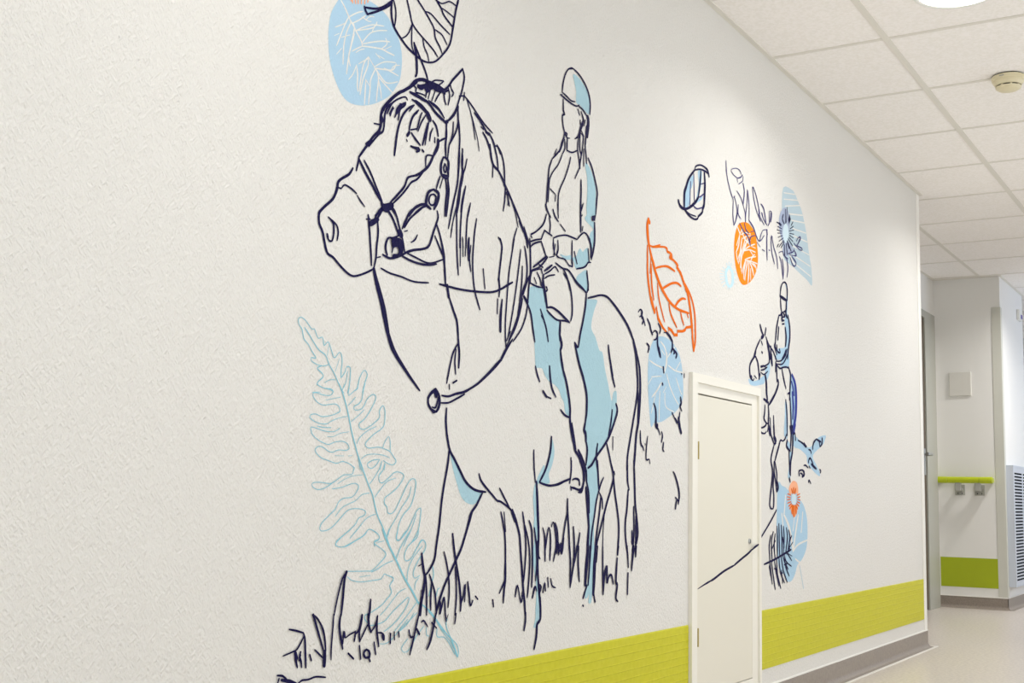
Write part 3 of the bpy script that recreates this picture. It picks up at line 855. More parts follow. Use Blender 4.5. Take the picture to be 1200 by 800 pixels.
    "meadow.blade": """
R 4956 1328 51 4977 1257 51 4992 1163 53 4984 1063 52 4975 1005 52
R 4974 1275 48 5014 1192 51 5030 1103 53 5022 997 53 5013 938 53
R 5017 1288 53 5042 1245 58 5052 1149 59 5055 1060 59 5052 983 59
R 5066 1253 58 5086 1184 57 5106 1130 54 5125 1110 47
R 5086 1184 54 5096 1089 54 5087 1011 54
R 5147 1252 51 5167 1207 55 5174 1098 55
R 5173 1146 55 5189 1218 54 5206 1255 32 5223 1206 56 5220 1101 56
R 5231 1261 51 5243 1280 28 5262 1260 54 5281 1174 57 5255 1095 55
R 5268 1276 52 5289 1235 55 5297 1180 57 5305 1124 57
R 5286 1131 63 5297 1180 31 5337 1126 39 5354 1203 64
R 4905 948 61 4922 996 40 4956 916 41 4971 965 63
R 5060 932 63 5082 982 52 5097 963 54
R 5125 950 63 5139 977 64 5114 993 43
R 5159 953 60 5175 996 33 5182 958 60
R 5202 1018 55 5210 975 55
R 5231 1011 51 5247 977 40 5281 967 29
R 5387 1392 66 5389 1334 65 5405 1234 65 5415 1152 65 5430 1077 65
R 5389 1334 57 5365 1266 57 5342 1179 57 5331 1130 57
R 5451 1255 66 5463 1176 67 5464 1076 67
R 5520 1223 59 5501 1163 58 5469 1101 56 5457 1076 56
R 5501 1176 47 5511 1074 47
R 5293 1186 74 5328 1142 74
R 5305 1127 68 5323 1179 35 5333 1130 69
R 5000 866 64 4998 825 64 4988 789 64
R 5417 1161 59 5426 1067 59 5427 963 59
R 5427 964 65 5453 1053 65 5484 1127 65 5490 1159 67
R 5461 1097 107 5459 1069 107
R 5510 1158 61 5506 1083 61 5522 986 60
R 5560 866 55 5568 861 55
R 5774 1152 58 5778 1021 58 5784 910 58
R 5784 910 80 5796 1001 79 5824 1049 64 5826 965 74 5847 995 58 5877 1001 54 5900 957 73
R 5959 1148 60 5949 1105 60
R 5942 1085 76 5930 968 75 5946 948 76 5932 882 75 5955 861 54
R 6061 1146 69 6079 1036 69
R 6075 1002 79 6070 894 78
R 6144 1144 79 6129 1075 79 6118 1018 79
R 6176 1143 72 6169 1091 72
R 6147 1130 106 6129 1086 106
""",
    "horse.tail": """
R 6169 2127 82 6179 2021 82 6165 1942 78 6126 1826 76 6081 1697 75 6059 1627 77 6052 1557 78
R 6202 2131 100 6212 2024 99 6206 1916 98 6192 1823 95 6168 1758 94 6154 1665 96 6140 1560 96
R 6180 2014 74 6190 1915 74 6183 1822 73
R 6059 1604 79 6062 1500 78 6082 1451 75
R 6071 1445 78 6057 1342 78 6040 1273 78 6045 1191 77 6070 1109 76 6079 1054 77
R 6139 1606 89 6149 1502 89 6160 1376 88 6178 1307 87 6196 1216 89 6181 1161 87
R 6141 1356 72 6147 1224 72 6133 1121 72 6127 1053 72
R 6170 1307 73 6172 1189 73 6169 1089 72
R 6123 1224 96 6125 1162 96
R 6164 1165 62 6181 1158 62
""",
    "rider.outline": """
R 5310 2045 73 5348 1987 75 5376 1926 78 5399 1844 80 5400 1793 80 5416 1730 78 5445 1667 76 5459 1636 66 5515 1593 68 5544 1542 75
R 5421 1769 65 5443 1706 65 5466 1643 65
R 5500 2064 77 5544 1992 79 5574 1923 84 5577 1844 83 5564 1784 81
R 5562 1777 93 5552 1744 97 5569 1725 94 5574 1687 97
R 5574 1690 68 5590 1642 70 5578 1569 69
R 5493 1637 88 5536 1594 96 5561 1543 103
R 5515 1585 100 5551 1547 117 5559 1489 124
R 5550 1586 76 5579 1535 80 5587 1483 83
R 5437 1489 43 5470 1495 42 5505 1488 61 5512 1467 85
R 5418 1451 48 5452 1448 49 5506 1440 48 5540 1447 78 5559 1489 96
R 5500 1428 45 5534 1431 61 5549 1457 85
R 5418 1454 56 5425 1439 56
R 5310 2514 48 5365 2478 54 5393 2423 61 5406 2359 61 5404 2313 58 5391 2284 54
R 5383 2527 62 5446 2491 58 5516 2468 55 5556 2451 58
R 5556 2451 69 5547 2379 67 5521 2296 64 5495 2227 64 5477 2162 64
R 5438 2177 76 5467 2159 76
R 5442 2168 79 5479 2093 78 5523 2019 78
R 5149 2316 44 5199 2325 47 5264 2313 55 5331 2290 60 5378 2274 60
R 5149 2304 52 5188 2287 49 5253 2270 41 5331 2276 39 5378 2274 41
R 5107 2442 94 5118 2406 94 5132 2371 94 5149 2319 94
R 5285 2268 84 5281 2207 84 5285 2175 85
R 5284 2194 96 5303 2151 99 5290 2125 87
R 5290 2125 85 5305 2069 84 5334 2001 83
R 5135 2417 49 5148 2405 51 5124 2387 35
R 5121 2823 58 5138 2795 55 5169 2770 51
R 5155 2771 49 5167 2731 48 5161 2691 46
R 5126 2776 52 5098 2722 43 5028 2671 35 4980 2647 41 4990 2635 56
R 5112 2693 48 5185 2681 49
R 5112 2693 54 5080 2644 53
R 4974 2611 36 5029 2631 36 5080 2644 36
R 4980 2586 46 5000 2603 40 5040 2620 37 5081 2632 36
R 5081 2632 54 5108 2597 54 5130 2569 54
R 5009 2494 46 5064 2526 47 5136 2570 48
R 5002 2479 37 5065 2502 40 5116 2540 46 5146 2567 48
R 5162 2569 29 5210 2582 29
R 5207 2588 50 5220 2644 50
R 5220 2591 48 5203 2625 49 5201 2668 48
R 5201 2672 36 5249 2692 35 5326 2711 35 5382 2713 38 5445 2712 39
R 5445 2712 42 5496 2751 38 5530 2763 37 5566 2749 59 5591 2720 70 5604 2688 73 5599 2659 69
R 5191 2814 57 5213 2784 53 5247 2766 46
R 5269 2754 45 5319 2731 45
R 5238 2849 50 5246 2784 50
R 5476 2900 71 5481 2834 70 5484 2761 70
R 5497 2904 53 5489 2880 53
R 5481 2836 36 5498 2851 36
R 5501 2770 49 5506 2791 49
R 5657 2939 57 5647 2885 57
F 5601 2867 5647 2882 5636 2847 5600 2841
R 5636 2837 73 5639 2746 72 5628 2692 66 5605 2638 63
R 5600 2619 36 5570 2614 40 5547 2593 43 5513 2577 37 5444 2559 36
R 5584 2741 61 5598 2698 61 5599 2647 60
R 5568 2684 60 5580 2621 60
R 5245 2668 55 5249 2623 53 5236 2593 55 5264 2585 30 5319 2586 33 5364 2564 36 5398 2563 30
R 5394 2694 51 5393 2633 51 5398 2562 51
R 5394 2605 80 5400 2568 80
R 5418 2643 56 5448 2587 56
R 5227 2551 43 5298 2537 40 5354 2538 43 5399 2518 55 5446 2487 53 5522 2462 49
R 5298 2539 46 5344 2504 51 5379 2439 54
R 5558 2567 60 5567 2523 60 5577 2470 60
R 5285 3259 52 5297 3235 50 5320 3216 35 5352 3221 25
R 5297 3238 28 5322 3237 49 5314 3217 44
R 5176 3071 42 5146 3017 47 5137 2956 51 5129 2889 51 5126 2840 50 5116 2822 43
R 5116 2822 53 5125 2803 51 5144 2786 47
R 5326 3215 60 5323 3183 61 5325 3150 62
R 5325 3150 36 5379 3153 33 5438 3180 34
R 5405 3232 31 5436 3252 39 5458 3292 46
R 5363 3123 45 5347 3078 42 5305 3001 39 5262 2941 39 5242 2893 47 5243 2807 49
R 5160 2912 41 5209 2897 41
R 5215 2892 47 5211 2862 47
R 5462 3094 39 5428 3047 38 5414 3025 39
R 5554 3166 55 5597 3127 58 5635 3067 61 5662 3009 63 5657 2962 59 5649 2892 59
R 5479 3030 64 5481 2969 64 5479 2912 63 5478 2856 64
R 5508 2914 43 5494 2887 43 5480 2861 43
R 5276 3402 51 5280 3344 52 5294 3332 43 5270 3316 46 5279 3266 52 5295 3237 51 5287 3214 44
R 5282 3345 74 5292 3331 74
""",
    "horse.saddle": """
F 4986 2393 5098 2411 5128 2370 5149 2304 5214 2278 5272 2270 5282 2175 5302 2100 5334 2001 5352 1945 5380 1883 5400 1795 5400 1802 5353 1818 5338 1867 5311 1891 5284 1927 5238 1948 5187 1959 5151 1978 5129 2000 5116 2015 5073 2015 5055 2012 5047 2048 5031 2169 5009 2253 4971 2309 4962 2333
""",
    "rider.hand": """
R 4995 2472 71 4981 2439 76 4982 2413 80
R 4982 2413 38 5038 2406 36 5089 2407 35
R 5108 2470 91 5099 2411 90
R 5117 2493 50 5159 2516 50 5192 2535 51
R 5118 2477 34 5170 2502 35 5222 2532 32 5255 2513 50
R 5119 2456 34 5160 2476 32 5220 2491 32
R 5086 2498 56 5097 2479 56
R 5046 2474 45 5078 2444 48 5087 2419 52
R 5021 2444 42 5043 2418 43
R 4995 2471 29 5045 2488 29 5088 2498 28
R 5065 2515 50 5101 2508 50
R 5141 2417 50 5150 2404 50
""",
    "rider.shading": """
F 5550 2916 5639 2935 5647 2880 5601 2865 5602 2840 5636 2837 5632 2745 5610 2686 5597 2709 5584 2747 5595 2777 5625 2800 5600 2812 5552 2825 5528 2843 5551 2865
F 5397 2606 5442 2624 5464 2657 5486 2672 5510 2659 5545 2683 5571 2685 5576 2621 5547 2593 5444 2561 5420 2588
F 5274 2606 5329 2605 5385 2620 5391 2599 5330 2588 5285 2597
F 5560 2568 5490 2544 5445 2509 5492 2472 5528 2463 5572 2470
F 5531 3140 5567 3126 5604 3094 5636 3044 5650 2995 5643 2947 5641 2887 5551 2868 5553 2985 5545 3069 5526 3110
""",
    "rider.hair": """
R 5292 3211 70 5276 3182 71 5261 3150 70 5245 3124 68
R 5298 3199 51 5302 3155 46 5279 3122 37
R 5245 3127 46 5213 3100 45 5181 3074 44
R 5218 3129 37 5197 3098 36
R 5279 3122 38 5237 3056 34 5184 3005 33 5153 2960 42 5145 2904 46 5141 2844 47
R 5467 3309 102 5461 3293 102
R 5445 3255 45 5438 3185 47 5455 3132 48 5462 3094 48
R 5462 3271 46 5461 3191 48 5477 3166 47 5467 3118 43
R 5468 3278 33 5497 3269 49 5493 3222 44 5477 3149 43
R 5505 3202 53 5506 3114 53
R 5527 3288 51 5519 3228 53 5530 3180 55 5537 3135 55
R 5537 3328 137 5532 3289 137
R 5527 3276 58 5523 3235 58
R 5466 3135 69 5464 3092 69
R 5543 3385 137 5551 3364 130 5539 3281 125
R 5435 3397 53 5453 3372 53
R 5470 3393 59 5495 3360 61 5487 3323 55
R 5498 3355 81 5478 3321 80 5461 3293 88 5451 3257 94
R 5460 3344 55 5466 3323 55
R 5518 3363 44 5502 3327 44
R 5467 3300 43 5503 3271 43
R 5297 3238 26 5314 3236 40 5318 3222 46
""",
    "rider.helmet": """
R 5265 3441 53 5272 3488 50 5292 3539 43 5320 3573 33 5351 3593 27 5382 3596 36 5446 3584 45 5507 3554 53 5550 3514 61 5569 3462 62 5565 3408 58
R 5322 3578 38 5376 3597 38
R 5252 3420 44 5302 3413 43 5359 3407 40 5417 3409 34 5446 3423 33
R 5268 3437 41 5313 3430 42 5359 3421 37 5402 3428 32
R 5246 3420 46 5262 3422 46
R 5434 3417 37 5487 3409 42 5536 3387 47
""",
    "rider.helmetshade": """
F 5379 3569 5441 3568 5507 3542 5546 3507 5564 3454 5557 3406 5523 3408 5463 3425 5416 3429 5414 3485 5396 3526
""",
    "fern.outline": """
R 3353 2000 20 3349 2019 19 3363 2028 14 3387 2020 17 3411 2002 18 3424 1992 15 3439 1995 16 3448 1981 20 3462 1963 15 3485 1970 15 3492 1954 21 3496 1939 18 3505 1946 16 3520 1956 17 3537 1932 21 3554 1903 20 3563 1902 16 3587 1925 14 3600 1915 22 3605 1887 22 3601 1858 22 3602 1830 22
R 3602 1830 18 3623 1852 19 3634 1875 16 3654 1873 21 3656 1843 22 3652 1802 22 3644 1777 21
R 3353 2000 18 3372 1983 20 3382 1953 19 3410 1933 18 3429 1912 19 3454 1889 21 3428 1888 15 3431 1875 17 3462 1866 14 3498 1864 14 3531 1873 14
R 3486 1862 14 3463 1852 21 3500 1828 21 3466 1797 21 3497 1784 15 3540 1780 14 3562 1774 15
R 3691 1789 19 3703 1802 21 3714 1840 21 3739 1871 15 3760 1857 23 3748 1827 22 3734 1784 22
R 3441 1762 14 3486 1766 14
R 3463 1793 15 3503 1783 14 3546 1783 15 3559 1774 21 3544 1759 14 3505 1757 14 3462 1762 14 3445 1758 17 3447 1747 19 3470 1729 16 3501 1720 14 3537 1724 14 3574 1729 14 3596 1721 18 3604 1705 21 3588 1696 15 3558 1686 14 3504 1677 14 3467 1684 14 3438 1680 14 3433 1670 18 3457 1658 15 3493 1651 14 3529 1652 14 3544 1658 15
R 3476 1641 14 3512 1638 14 3555 1640 14
R 3607 1641 15 3574 1626 14 3519 1625 14 3470 1633 14 3441 1635 15 3445 1620 20 3451 1609 17 3479 1593 15 3516 1581 14 3546 1577 14 3583 1588 14 3626 1592 14 3655 1584 17 3666 1568 22 3647 1559 14 3603 1559 14 3573 1550 14 3548 1551 14 3517 1564 15 3492 1568 14 3472 1558 19 3476 1544 17 3507 1526 15 3544 1518 14 3594 1509 14 3631 1517 14 3676 1508 15 3702 1493 17
R 3654 1810 22 3649 1785 22 3651 1767 14 3685 1788 16 3704 1798 19 3704 1815 23
R 3748 1821 22 3737 1785 22 3732 1759 21 3714 1740 17 3685 1727 19 3692 1715 15 3728 1720 15 3747 1736 19 3765 1762 18 3798 1783 15 3818 1777 22 3813 1757 21 3788 1722 20 3756 1687 18 3721 1664 20 3726 1648 18 3752 1644 15 3791 1660 16 3824 1679 17 3847 1697 22 3845 1722 23 3865 1744 15 3880 1724 24 3879 1674 23 3860 1652 18 3813 1628 17 3775 1602 18 3762 1587 23 3773 1577 17 3790 1574 14 3843 1580 15 3874 1577 15 3920 1567 17 3946 1547 20 3964 1530 25 3947 1515 15 3912 1518 15 3880 1530 16
R 3874 1577 19 3886 1603 18 3910 1625 13 3921 1605 21 3923 1567 21
R 3853 1533 15 3819 1529 15 3783 1516 19 3787 1500 17 3814 1498 15 3840 1514 19 3856 1533 20
R 3870 1523 23 3862 1494 23
R 3893 1515 24 3889 1494 24
R 3689 1500 15 3702 1496 21 3696 1485 21 3688 1470 15 3640 1467 14 3610 1453 16 3567 1434 14 3507 1437 14 3465 1434 14 3463 1422 17 3487 1411 14 3520 1413 14 3556 1426 15 3585 1442 16
R 3575 1414 14 3630 1421 14 3693 1436 14 3719 1435 15 3732 1425 23 3723 1409 19 3696 1386 15 3645 1380 15 3615 1366 18 3598 1340 18 3568 1320 17 3528 1293 18 3514 1274 21 3521 1261 14 3560 1264 15 3595 1281 17 3637 1312 17 3673 1336 15 3718 1342 14 3764 1338 15 3781 1328 22 3771 1316 17 3739 1306 17 3721 1284 19 3690 1264 17 3647 1241 17 3611 1220 19 3609 1204 22
R 3662 1202 15 3706 1216 16 3769 1239 17 3804 1263 15 3848 1252 16 3873 1234 22 3864 1223 17 3840 1216 21 3845 1198 23
R 3891 1519 23 3882 1494 21 3856 1469 23 3861 1446 19 3885 1444 16 3925 1466 18 3953 1484 16 3988 1487 15 4017 1477 21 4014 1460 22 3977 1425 19 3929 1399 17 3899 1384 21 3897 1361 23 3915 1349 21 3919 1328 20 3941 1322 15 3968 1337 20 4001 1379 22 4034 1426 22 4062 1456 19 4087 1463 16 4103 1449 26 4094 1397 25 4068 1350 22 4026 1320 21 3999 1286 23 3987 1244 25 3985 1219 20 4010 1221 18 4051 1252 21 4085 1294 23 4113 1332 21 4142 1345 17 4143 1320 26 4131 1259 25 4097 1217 22 4069 1196 20
R 4131 1192 23 4149 1212 20 4167 1216 16 4187 1198 20
R 3693 1264 17 3641 1237 17 3609 1214 21 3621 1202 14 3666 1201 15 3719 1219 16 3772 1239 17 3795 1258 20
R 3818 1263 16 3868 1240 19 3869 1223 21 3841 1214 21 3850 1204 17 3896 1183 17 3918 1163 25 3882 1134 19 3835 1107 17 3803 1105 15 3679 1109 14
R 3684 1089 16 3712 1074 14 3766 1066 14 3838 1068 15 3894 1072 16 3909 1089 16 3934 1083 15 3973 1069 24 3949 1043 25 3963 1017 25 3931 990 20 3892 967 18 3833 947 17 3801 940 19 3798 926 20 3823 905 18
R 3823 902 14 3847 898 15 3920 907 17 3976 942 19 4050 980 19 4075 991 15 4080 976 25 4052 942 22 4011 910 20 3962 884 18 3922 869 18
R 3992 1261 25 3981 1226 25 4003 1218 17 4035 1245 20 4061 1260 19
R 4131 1259 27 4124 1228 22 4064 1194 21 4040 1159 26 4050 1136 16 4085 1143 20 4126 1187 22 4161 1215 17 4184 1202 25 4181 1176 25 4138 1136 23 4105 1091 26 4115 1065 16 4150 1074 17
R 4118 1019 22 4121 1044 21 4142 1064 19
R 4234 1117 26 4248 1075 28 4234 1034 27 4218 988 27
R 4273 985 23 4281 1011 21 4295 1016 16
R 4285 851 27 4287 819 19 4338 812 16 4379 783 20 4421 735 22
R 4208 862 23 4210 832 20 4229 826 13
R 4358 885 28 4351 859 26 4386 808 21 4436 773 21 4449 741 28 4442 720 15 4421 748 23
R 4377 814 43 4399 790 46 4443 723 47
R 4081 828 18 4047 804 18 4040 792 20 4055 778 12 4084 780 16 4112 802 19 4139 833 19 4189 868 18
R 4119 928 16 4078 889 15 4029 863 13
R 3896 825 12 3934 822 13 3975 835 16 4029 872 17 4077 905 17
""",
    "fern.vein": """
R 3385 1993 21 3413 1969 21 3439 1944 21 3470 1920 19 3508 1904 21 3528 1875 22 3561 1842 22 3588 1808 23 3611 1782 22 3621 1775 21
R 3517 1905 15 3524 1942 15
R 3567 1851 14 3588 1901 14
R 3508 1803 12 3538 1816 12 3572 1819 12
R 3611 1784 14 3632 1816 15 3639 1858 16
R 3518 1739 10 3560 1748 10 3604 1757 10
R 3544 1659 13 3590 1676 12 3649 1688 12
R 3535 1606 10 3569 1607 10 3612 1622 10 3662 1630 10
R 3583 1537 10 3636 1538 10
R 3661 1539 10 3685 1541 10
R 3591 1807 29 3612 1778 30 3629 1747 30 3648 1708 31 3663 1669 31 3678 1629 31 3697 1590 31 3719 1546 30 3737 1518 30 3755 1490 30
R 3723 1530 19 3738 1490 19
R 3611 1782 15 3623 1807 15
R 3650 1729 14 3674 1747 15 3693 1764 15
R 3672 1669 14 3710 1692 14 3748 1719 15
R 3710 1586 17 3728 1612 15 3772 1639 14 3828 1660 13
R 3742 1531 14 3771 1546 13 3818 1552 12 3879 1550 13 3921 1541 13
R 3605 1433 11 3641 1449 11 3691 1464 10 3756 1470 10
R 3600 1313 15 3635 1344 14 3678 1360 13 3716 1372 14 3754 1395 13 3800 1402 13
R 3692 1233 15 3735 1264 16 3779 1300 15 3818 1316 13 3844 1320 13
R 3864 1212 11 3905 1217 11
R 3733 1522 30 3762 1478 30 3791 1434 30 3820 1394 31 3839 1349 32 3858 1312 30 3888 1275 30 3914 1237 30 3941 1196 31
R 3730 1514 18 3749 1482 18
R 3798 1436 16 3829 1464 17 3861 1502 18 3870 1527 20
R 3834 1386 17 3866 1415 16 3912 1449 14 3968 1463 13
R 4071 1431 21 4058 1392 19 4010 1345 18 3970 1299 18 3937 1262 19 3925 1233 20
R 4113 1320 21 4087 1268 20 4053 1222 20 4033 1194 20
R 3731 1264 16 3691 1231 16
R 3861 1213 13 3902 1217 13
R 3965 1139 16 3915 1128 16 3867 1110 17 3828 1100 16
R 3758 1085 12 3824 1088 12
R 4056 1027 14 4014 1015 16 3973 987 17 3925 951 17 3894 933 16
R 4134 967 18 4079 925 18 4013 880 17 3988 863 17
R 4140 926 16 4064 886 16 4022 861 17
R 3891 1262 47 3914 1227 46 3954 1177 45 3999 1125 46 4045 1068 45 4100 1015 45 4147 961 46
R 4221 926 28 4269 892 29 4337 835 30
R 3933 1262 24 3918 1232 24
R 3986 1141 24 4005 1180 23 4045 1225 22 4083 1260 22
R 4063 1052 22 4069 1102 21 4102 1147 19 4162 1192 18
R 4147 968 26 4228 927 28 4280 886 30 4337 839 30 4386 804 29
R 4272 891 18 4321 840 17 4378 796 17 4420 753 18
""",
    "orangeleaf.outline": """
R 6304 2996 98 6290 2966 109 6291 2926 116 6300 2878 117 6316 2841 116
R 6303 2991 130 6317 2979 130
R 6316 2846 44 6362 2845 40 6426 2862 40 6464 2875 41
R 6362 2842 39 6462 2863 40 6534 2874 43 6564 2867 76 6565 2854 63 6608 2852 56 6633 2838 93 6602 2825 83 6658 2817 57 6721 2796 80 6708 2781 80 6772 2759 63
R 6293 2837 69 6294 2753 69 6296 2680 69
R 6340 2776 51 6330 2685 51
R 6292 2728 87 6302 2655 87 6329 2570 86 6356 2515 83 6392 2468 80
R 6343 2736 70 6354 2626 70 6382 2540 70
Z 6392 2464 75 6417 2502 66 6445 2438 90 6481 2413 75 6508 2394 65 6590 2363 61
R 6347 2543 123 6395 2469 123
R 6454 2432 101 6508 2394 102
Z 6508 2394 77 6590 2363 53 6589 2400 71 6635 2391 77 6673 2370 66 6719 2375 70 6719 2398 62 6795 2407 54 6833 2420 69 6853 2438 58 6931 2452 74 6935 2488 136
R 6705 2799 92 6724 2779 84 6772 2748 87 6811 2707 91 6870 2653 101 6910 2564 108 6931 2488 110 6941 2441 110 6951 2383 110
R 6831 2702 61 6929 2630 69 6980 2542 80 6991 2448 81 6991 2368 78 6972 2315 73
R 6947 2391 139 6968 2314 139
R 6841 2680 151 6854 2666 151
R 6910 2564 119 6935 2480 119
""",
    "orangeleaf.vein": """
R 6316 2841 102 6345 2787 100 6387 2734 99 6408 2698 102
R 6405 2727 42 6476 2747 43 6548 2764 43 6609 2764 51 6677 2753 56
R 6369 2745 111 6441 2663 107 6514 2606 95 6605 2559 82 6680 2539 68 6755 2530 60 6891 2530 59
R 6396 2723 45 6475 2748 45 6566 2763 48 6677 2755 54
R 6495 2618 58 6567 2649 57 6641 2676 54 6716 2688 57 6769 2678 70
R 6680 2539 78 6736 2582 69 6793 2606 55 6841 2609 56
R 6433 2639 63 6452 2559 62 6497 2483 59 6534 2431 58
R 6596 2542 81 6625 2485 72 6709 2421 66
R 6765 2524 74 6785 2484 72 6814 2449 68
R 6861 2529 71 6881 2503 71
""",
    "foliage.scribble": """
R 6179 2439 49 6204 2457 36 6229 2445 81 6221 2423 82 6247 2404 85 6231 2379 68
R 6196 2415 44 6221 2423 44
R 6255 2398 63 6269 2376 63
R 6298 2415 69 6332 2386 75 6341 2365 79 6368 2335 76
R 6376 2347 41 6402 2362 35 6437 2347 78 6420 2316 49 6386 2306 34
R 6438 2333 88 6438 2288 88 6457 2246 83 6480 2217 78
R 6456 2264 120 6475 2225 120
R 6445 2408 56 6478 2382 71 6464 2353 62
R 6526 2366 34 6562 2370 34
R 6562 2370 82 6608 2353 93 6645 2327 104
R 6645 2327 92 6646 2289 87 6628 2263 73
R 6646 2289 64 6679 2270 85 6668 2258 68
R 6679 2278 59 6711 2258 82 6698 2236 70
R 6292 2275 50 6323 2260 76 6309 2228 69
R 6518 2162 83 6527 2133 83
R 6507 2065 86 6512 2060 86
R 6779 2149 48 6786 2146 48
R 6823 2152 51 6823 2130 51
R 6392 1940 65 6418 1907 74 6425 1840 75 6432 1811 75
R 6443 1824 91 6445 1816 91
R 6647 1906 60 6717 1849 60
R 6768 2006 73 6781 1974 75 6762 1952 76 6787 1928 60
R 6770 1988 82 6783 1979 82
R 6759 1914 72 6744 1859 72
R 6748 1860 144 6759 1832 144
R 6419 1859 72 6420 1812 66 6452 1800 51 6477 1771 61
R 6501 1784 67 6513 1763 73 6498 1729 67
R 6528 1725 71 6519 1686 73 6535 1675 50
R 6216 1775 61 6223 1709 58 6251 1687 48 6262 1670 55
R 6278 1708 36 6281 1702 36
R 6311 1749 52 6297 1686 53 6295 1621 49 6334 1623 30 6345 1601 50
R 6691 1876 62 6734 1851 62
R 6742 1879 137 6751 1838 131 6779 1797 123
R 6666 1562 60 6695 1539 69 6738 1478 78 6756 1424 86 6742 1379 82
R 6700 1413 63 6747 1389 64
R 6713 1389 97 6700 1351 97
""",
    "roundleaf.fill": """
F 6506 2341 6435 2327 6377 2296 6332 2232 6316 2162 6312 2093 6319 1997 6332 1921 6357 1811 6385 1818 6408 1834 6501 1844 6596 1875 6694 1912 6756 1951 6806 2001 6811 2089 6791 2190 6752 2258 6676 2311 6590 2336
""",
    "roundleaf.vein": """
R 6333 2183 41 6414 2167 39 6520 2157 38
R 6569 2248 96 6565 2187 90 6533 2129 81
R 6495 2260 40 6543 2235 40
R 6363 2091 34 6497 2108 35
R 6318 2045 34 6363 2083 34
R 6498 2071 55 6440 2022 51 6371 1977 48
R 6592 2180 40 6691 2159 37 6804 2158 35
R 6703 2166 40 6765 2218 41
R 6569 2127 49 6618 2057 46 6693 1992 41 6743 1961 39
R 6475 2020 47 6470 1931 47 6466 1852 47
R 6546 2016 48 6559 1937 36 6681 1913 23
R 6704 2115 42 6767 2044 41 6793 2026 37
R 6417 1995 41 6383 1924 41 6361 1884 40
R 6564 2052 33 6522 2014 33
R 6482 2308 46 6542 2280 56 6561 2247 68
R 6689 2302 36 6616 2253 36 6579 2224 38
""",
    "beechleaf.outline": """
R 6980 3450 85 6990 3473 48 7062 3500 41 7135 3504 53 7188 3492 84 7207 3461 106
R 6980 3448 44 7062 3472 45 7135 3479 53 7205 3475 58
R 6980 3450 64 6910 3396 68 6870 3354 83 6841 3307 92 6816 3261 110 6813 3173 116
R 6726 3194 134 6755 3168 97 6823 3165 63 6911 3198 70 6992 3248 84 7032 3284 95
R 7032 3285 83 7056 3365 86 7072 3460 89
R 7131 3465 118 7140 3401 117 7136 3342 113 7132 3299 112 7126 3256 100 7105 3227 91 7095 3200 67 7033 3162 61 7023 3146 50 6972 3132 47 6892 3137 60 6813 3161 67
R 6833 3161 44 6892 3149 38 6996 3155 35
""",
    "beechleaf.vein": """
R 7135 3400 37 7063 3375 37
R 7125 3329 44 7073 3299 40 7032 3285 36
R 7099 3234 37 7012 3207 37 6951 3215 47
R 6910 3356 59 6901 3208 59
R 6960 3416 61 6971 3239 61
""",
    "beechleaf.wash": """
F 6841 3307 6910 3380 6960 3408 6940 3338 6901 3289 6891 3206 6823 3179
F 7027 3449 7093 3465 7077 3361 7036 3290 7002 3262 7042 3370
F 7002 3250 7063 3288 7104 3305 7084 3280 7012 3244 6961 3213
""",
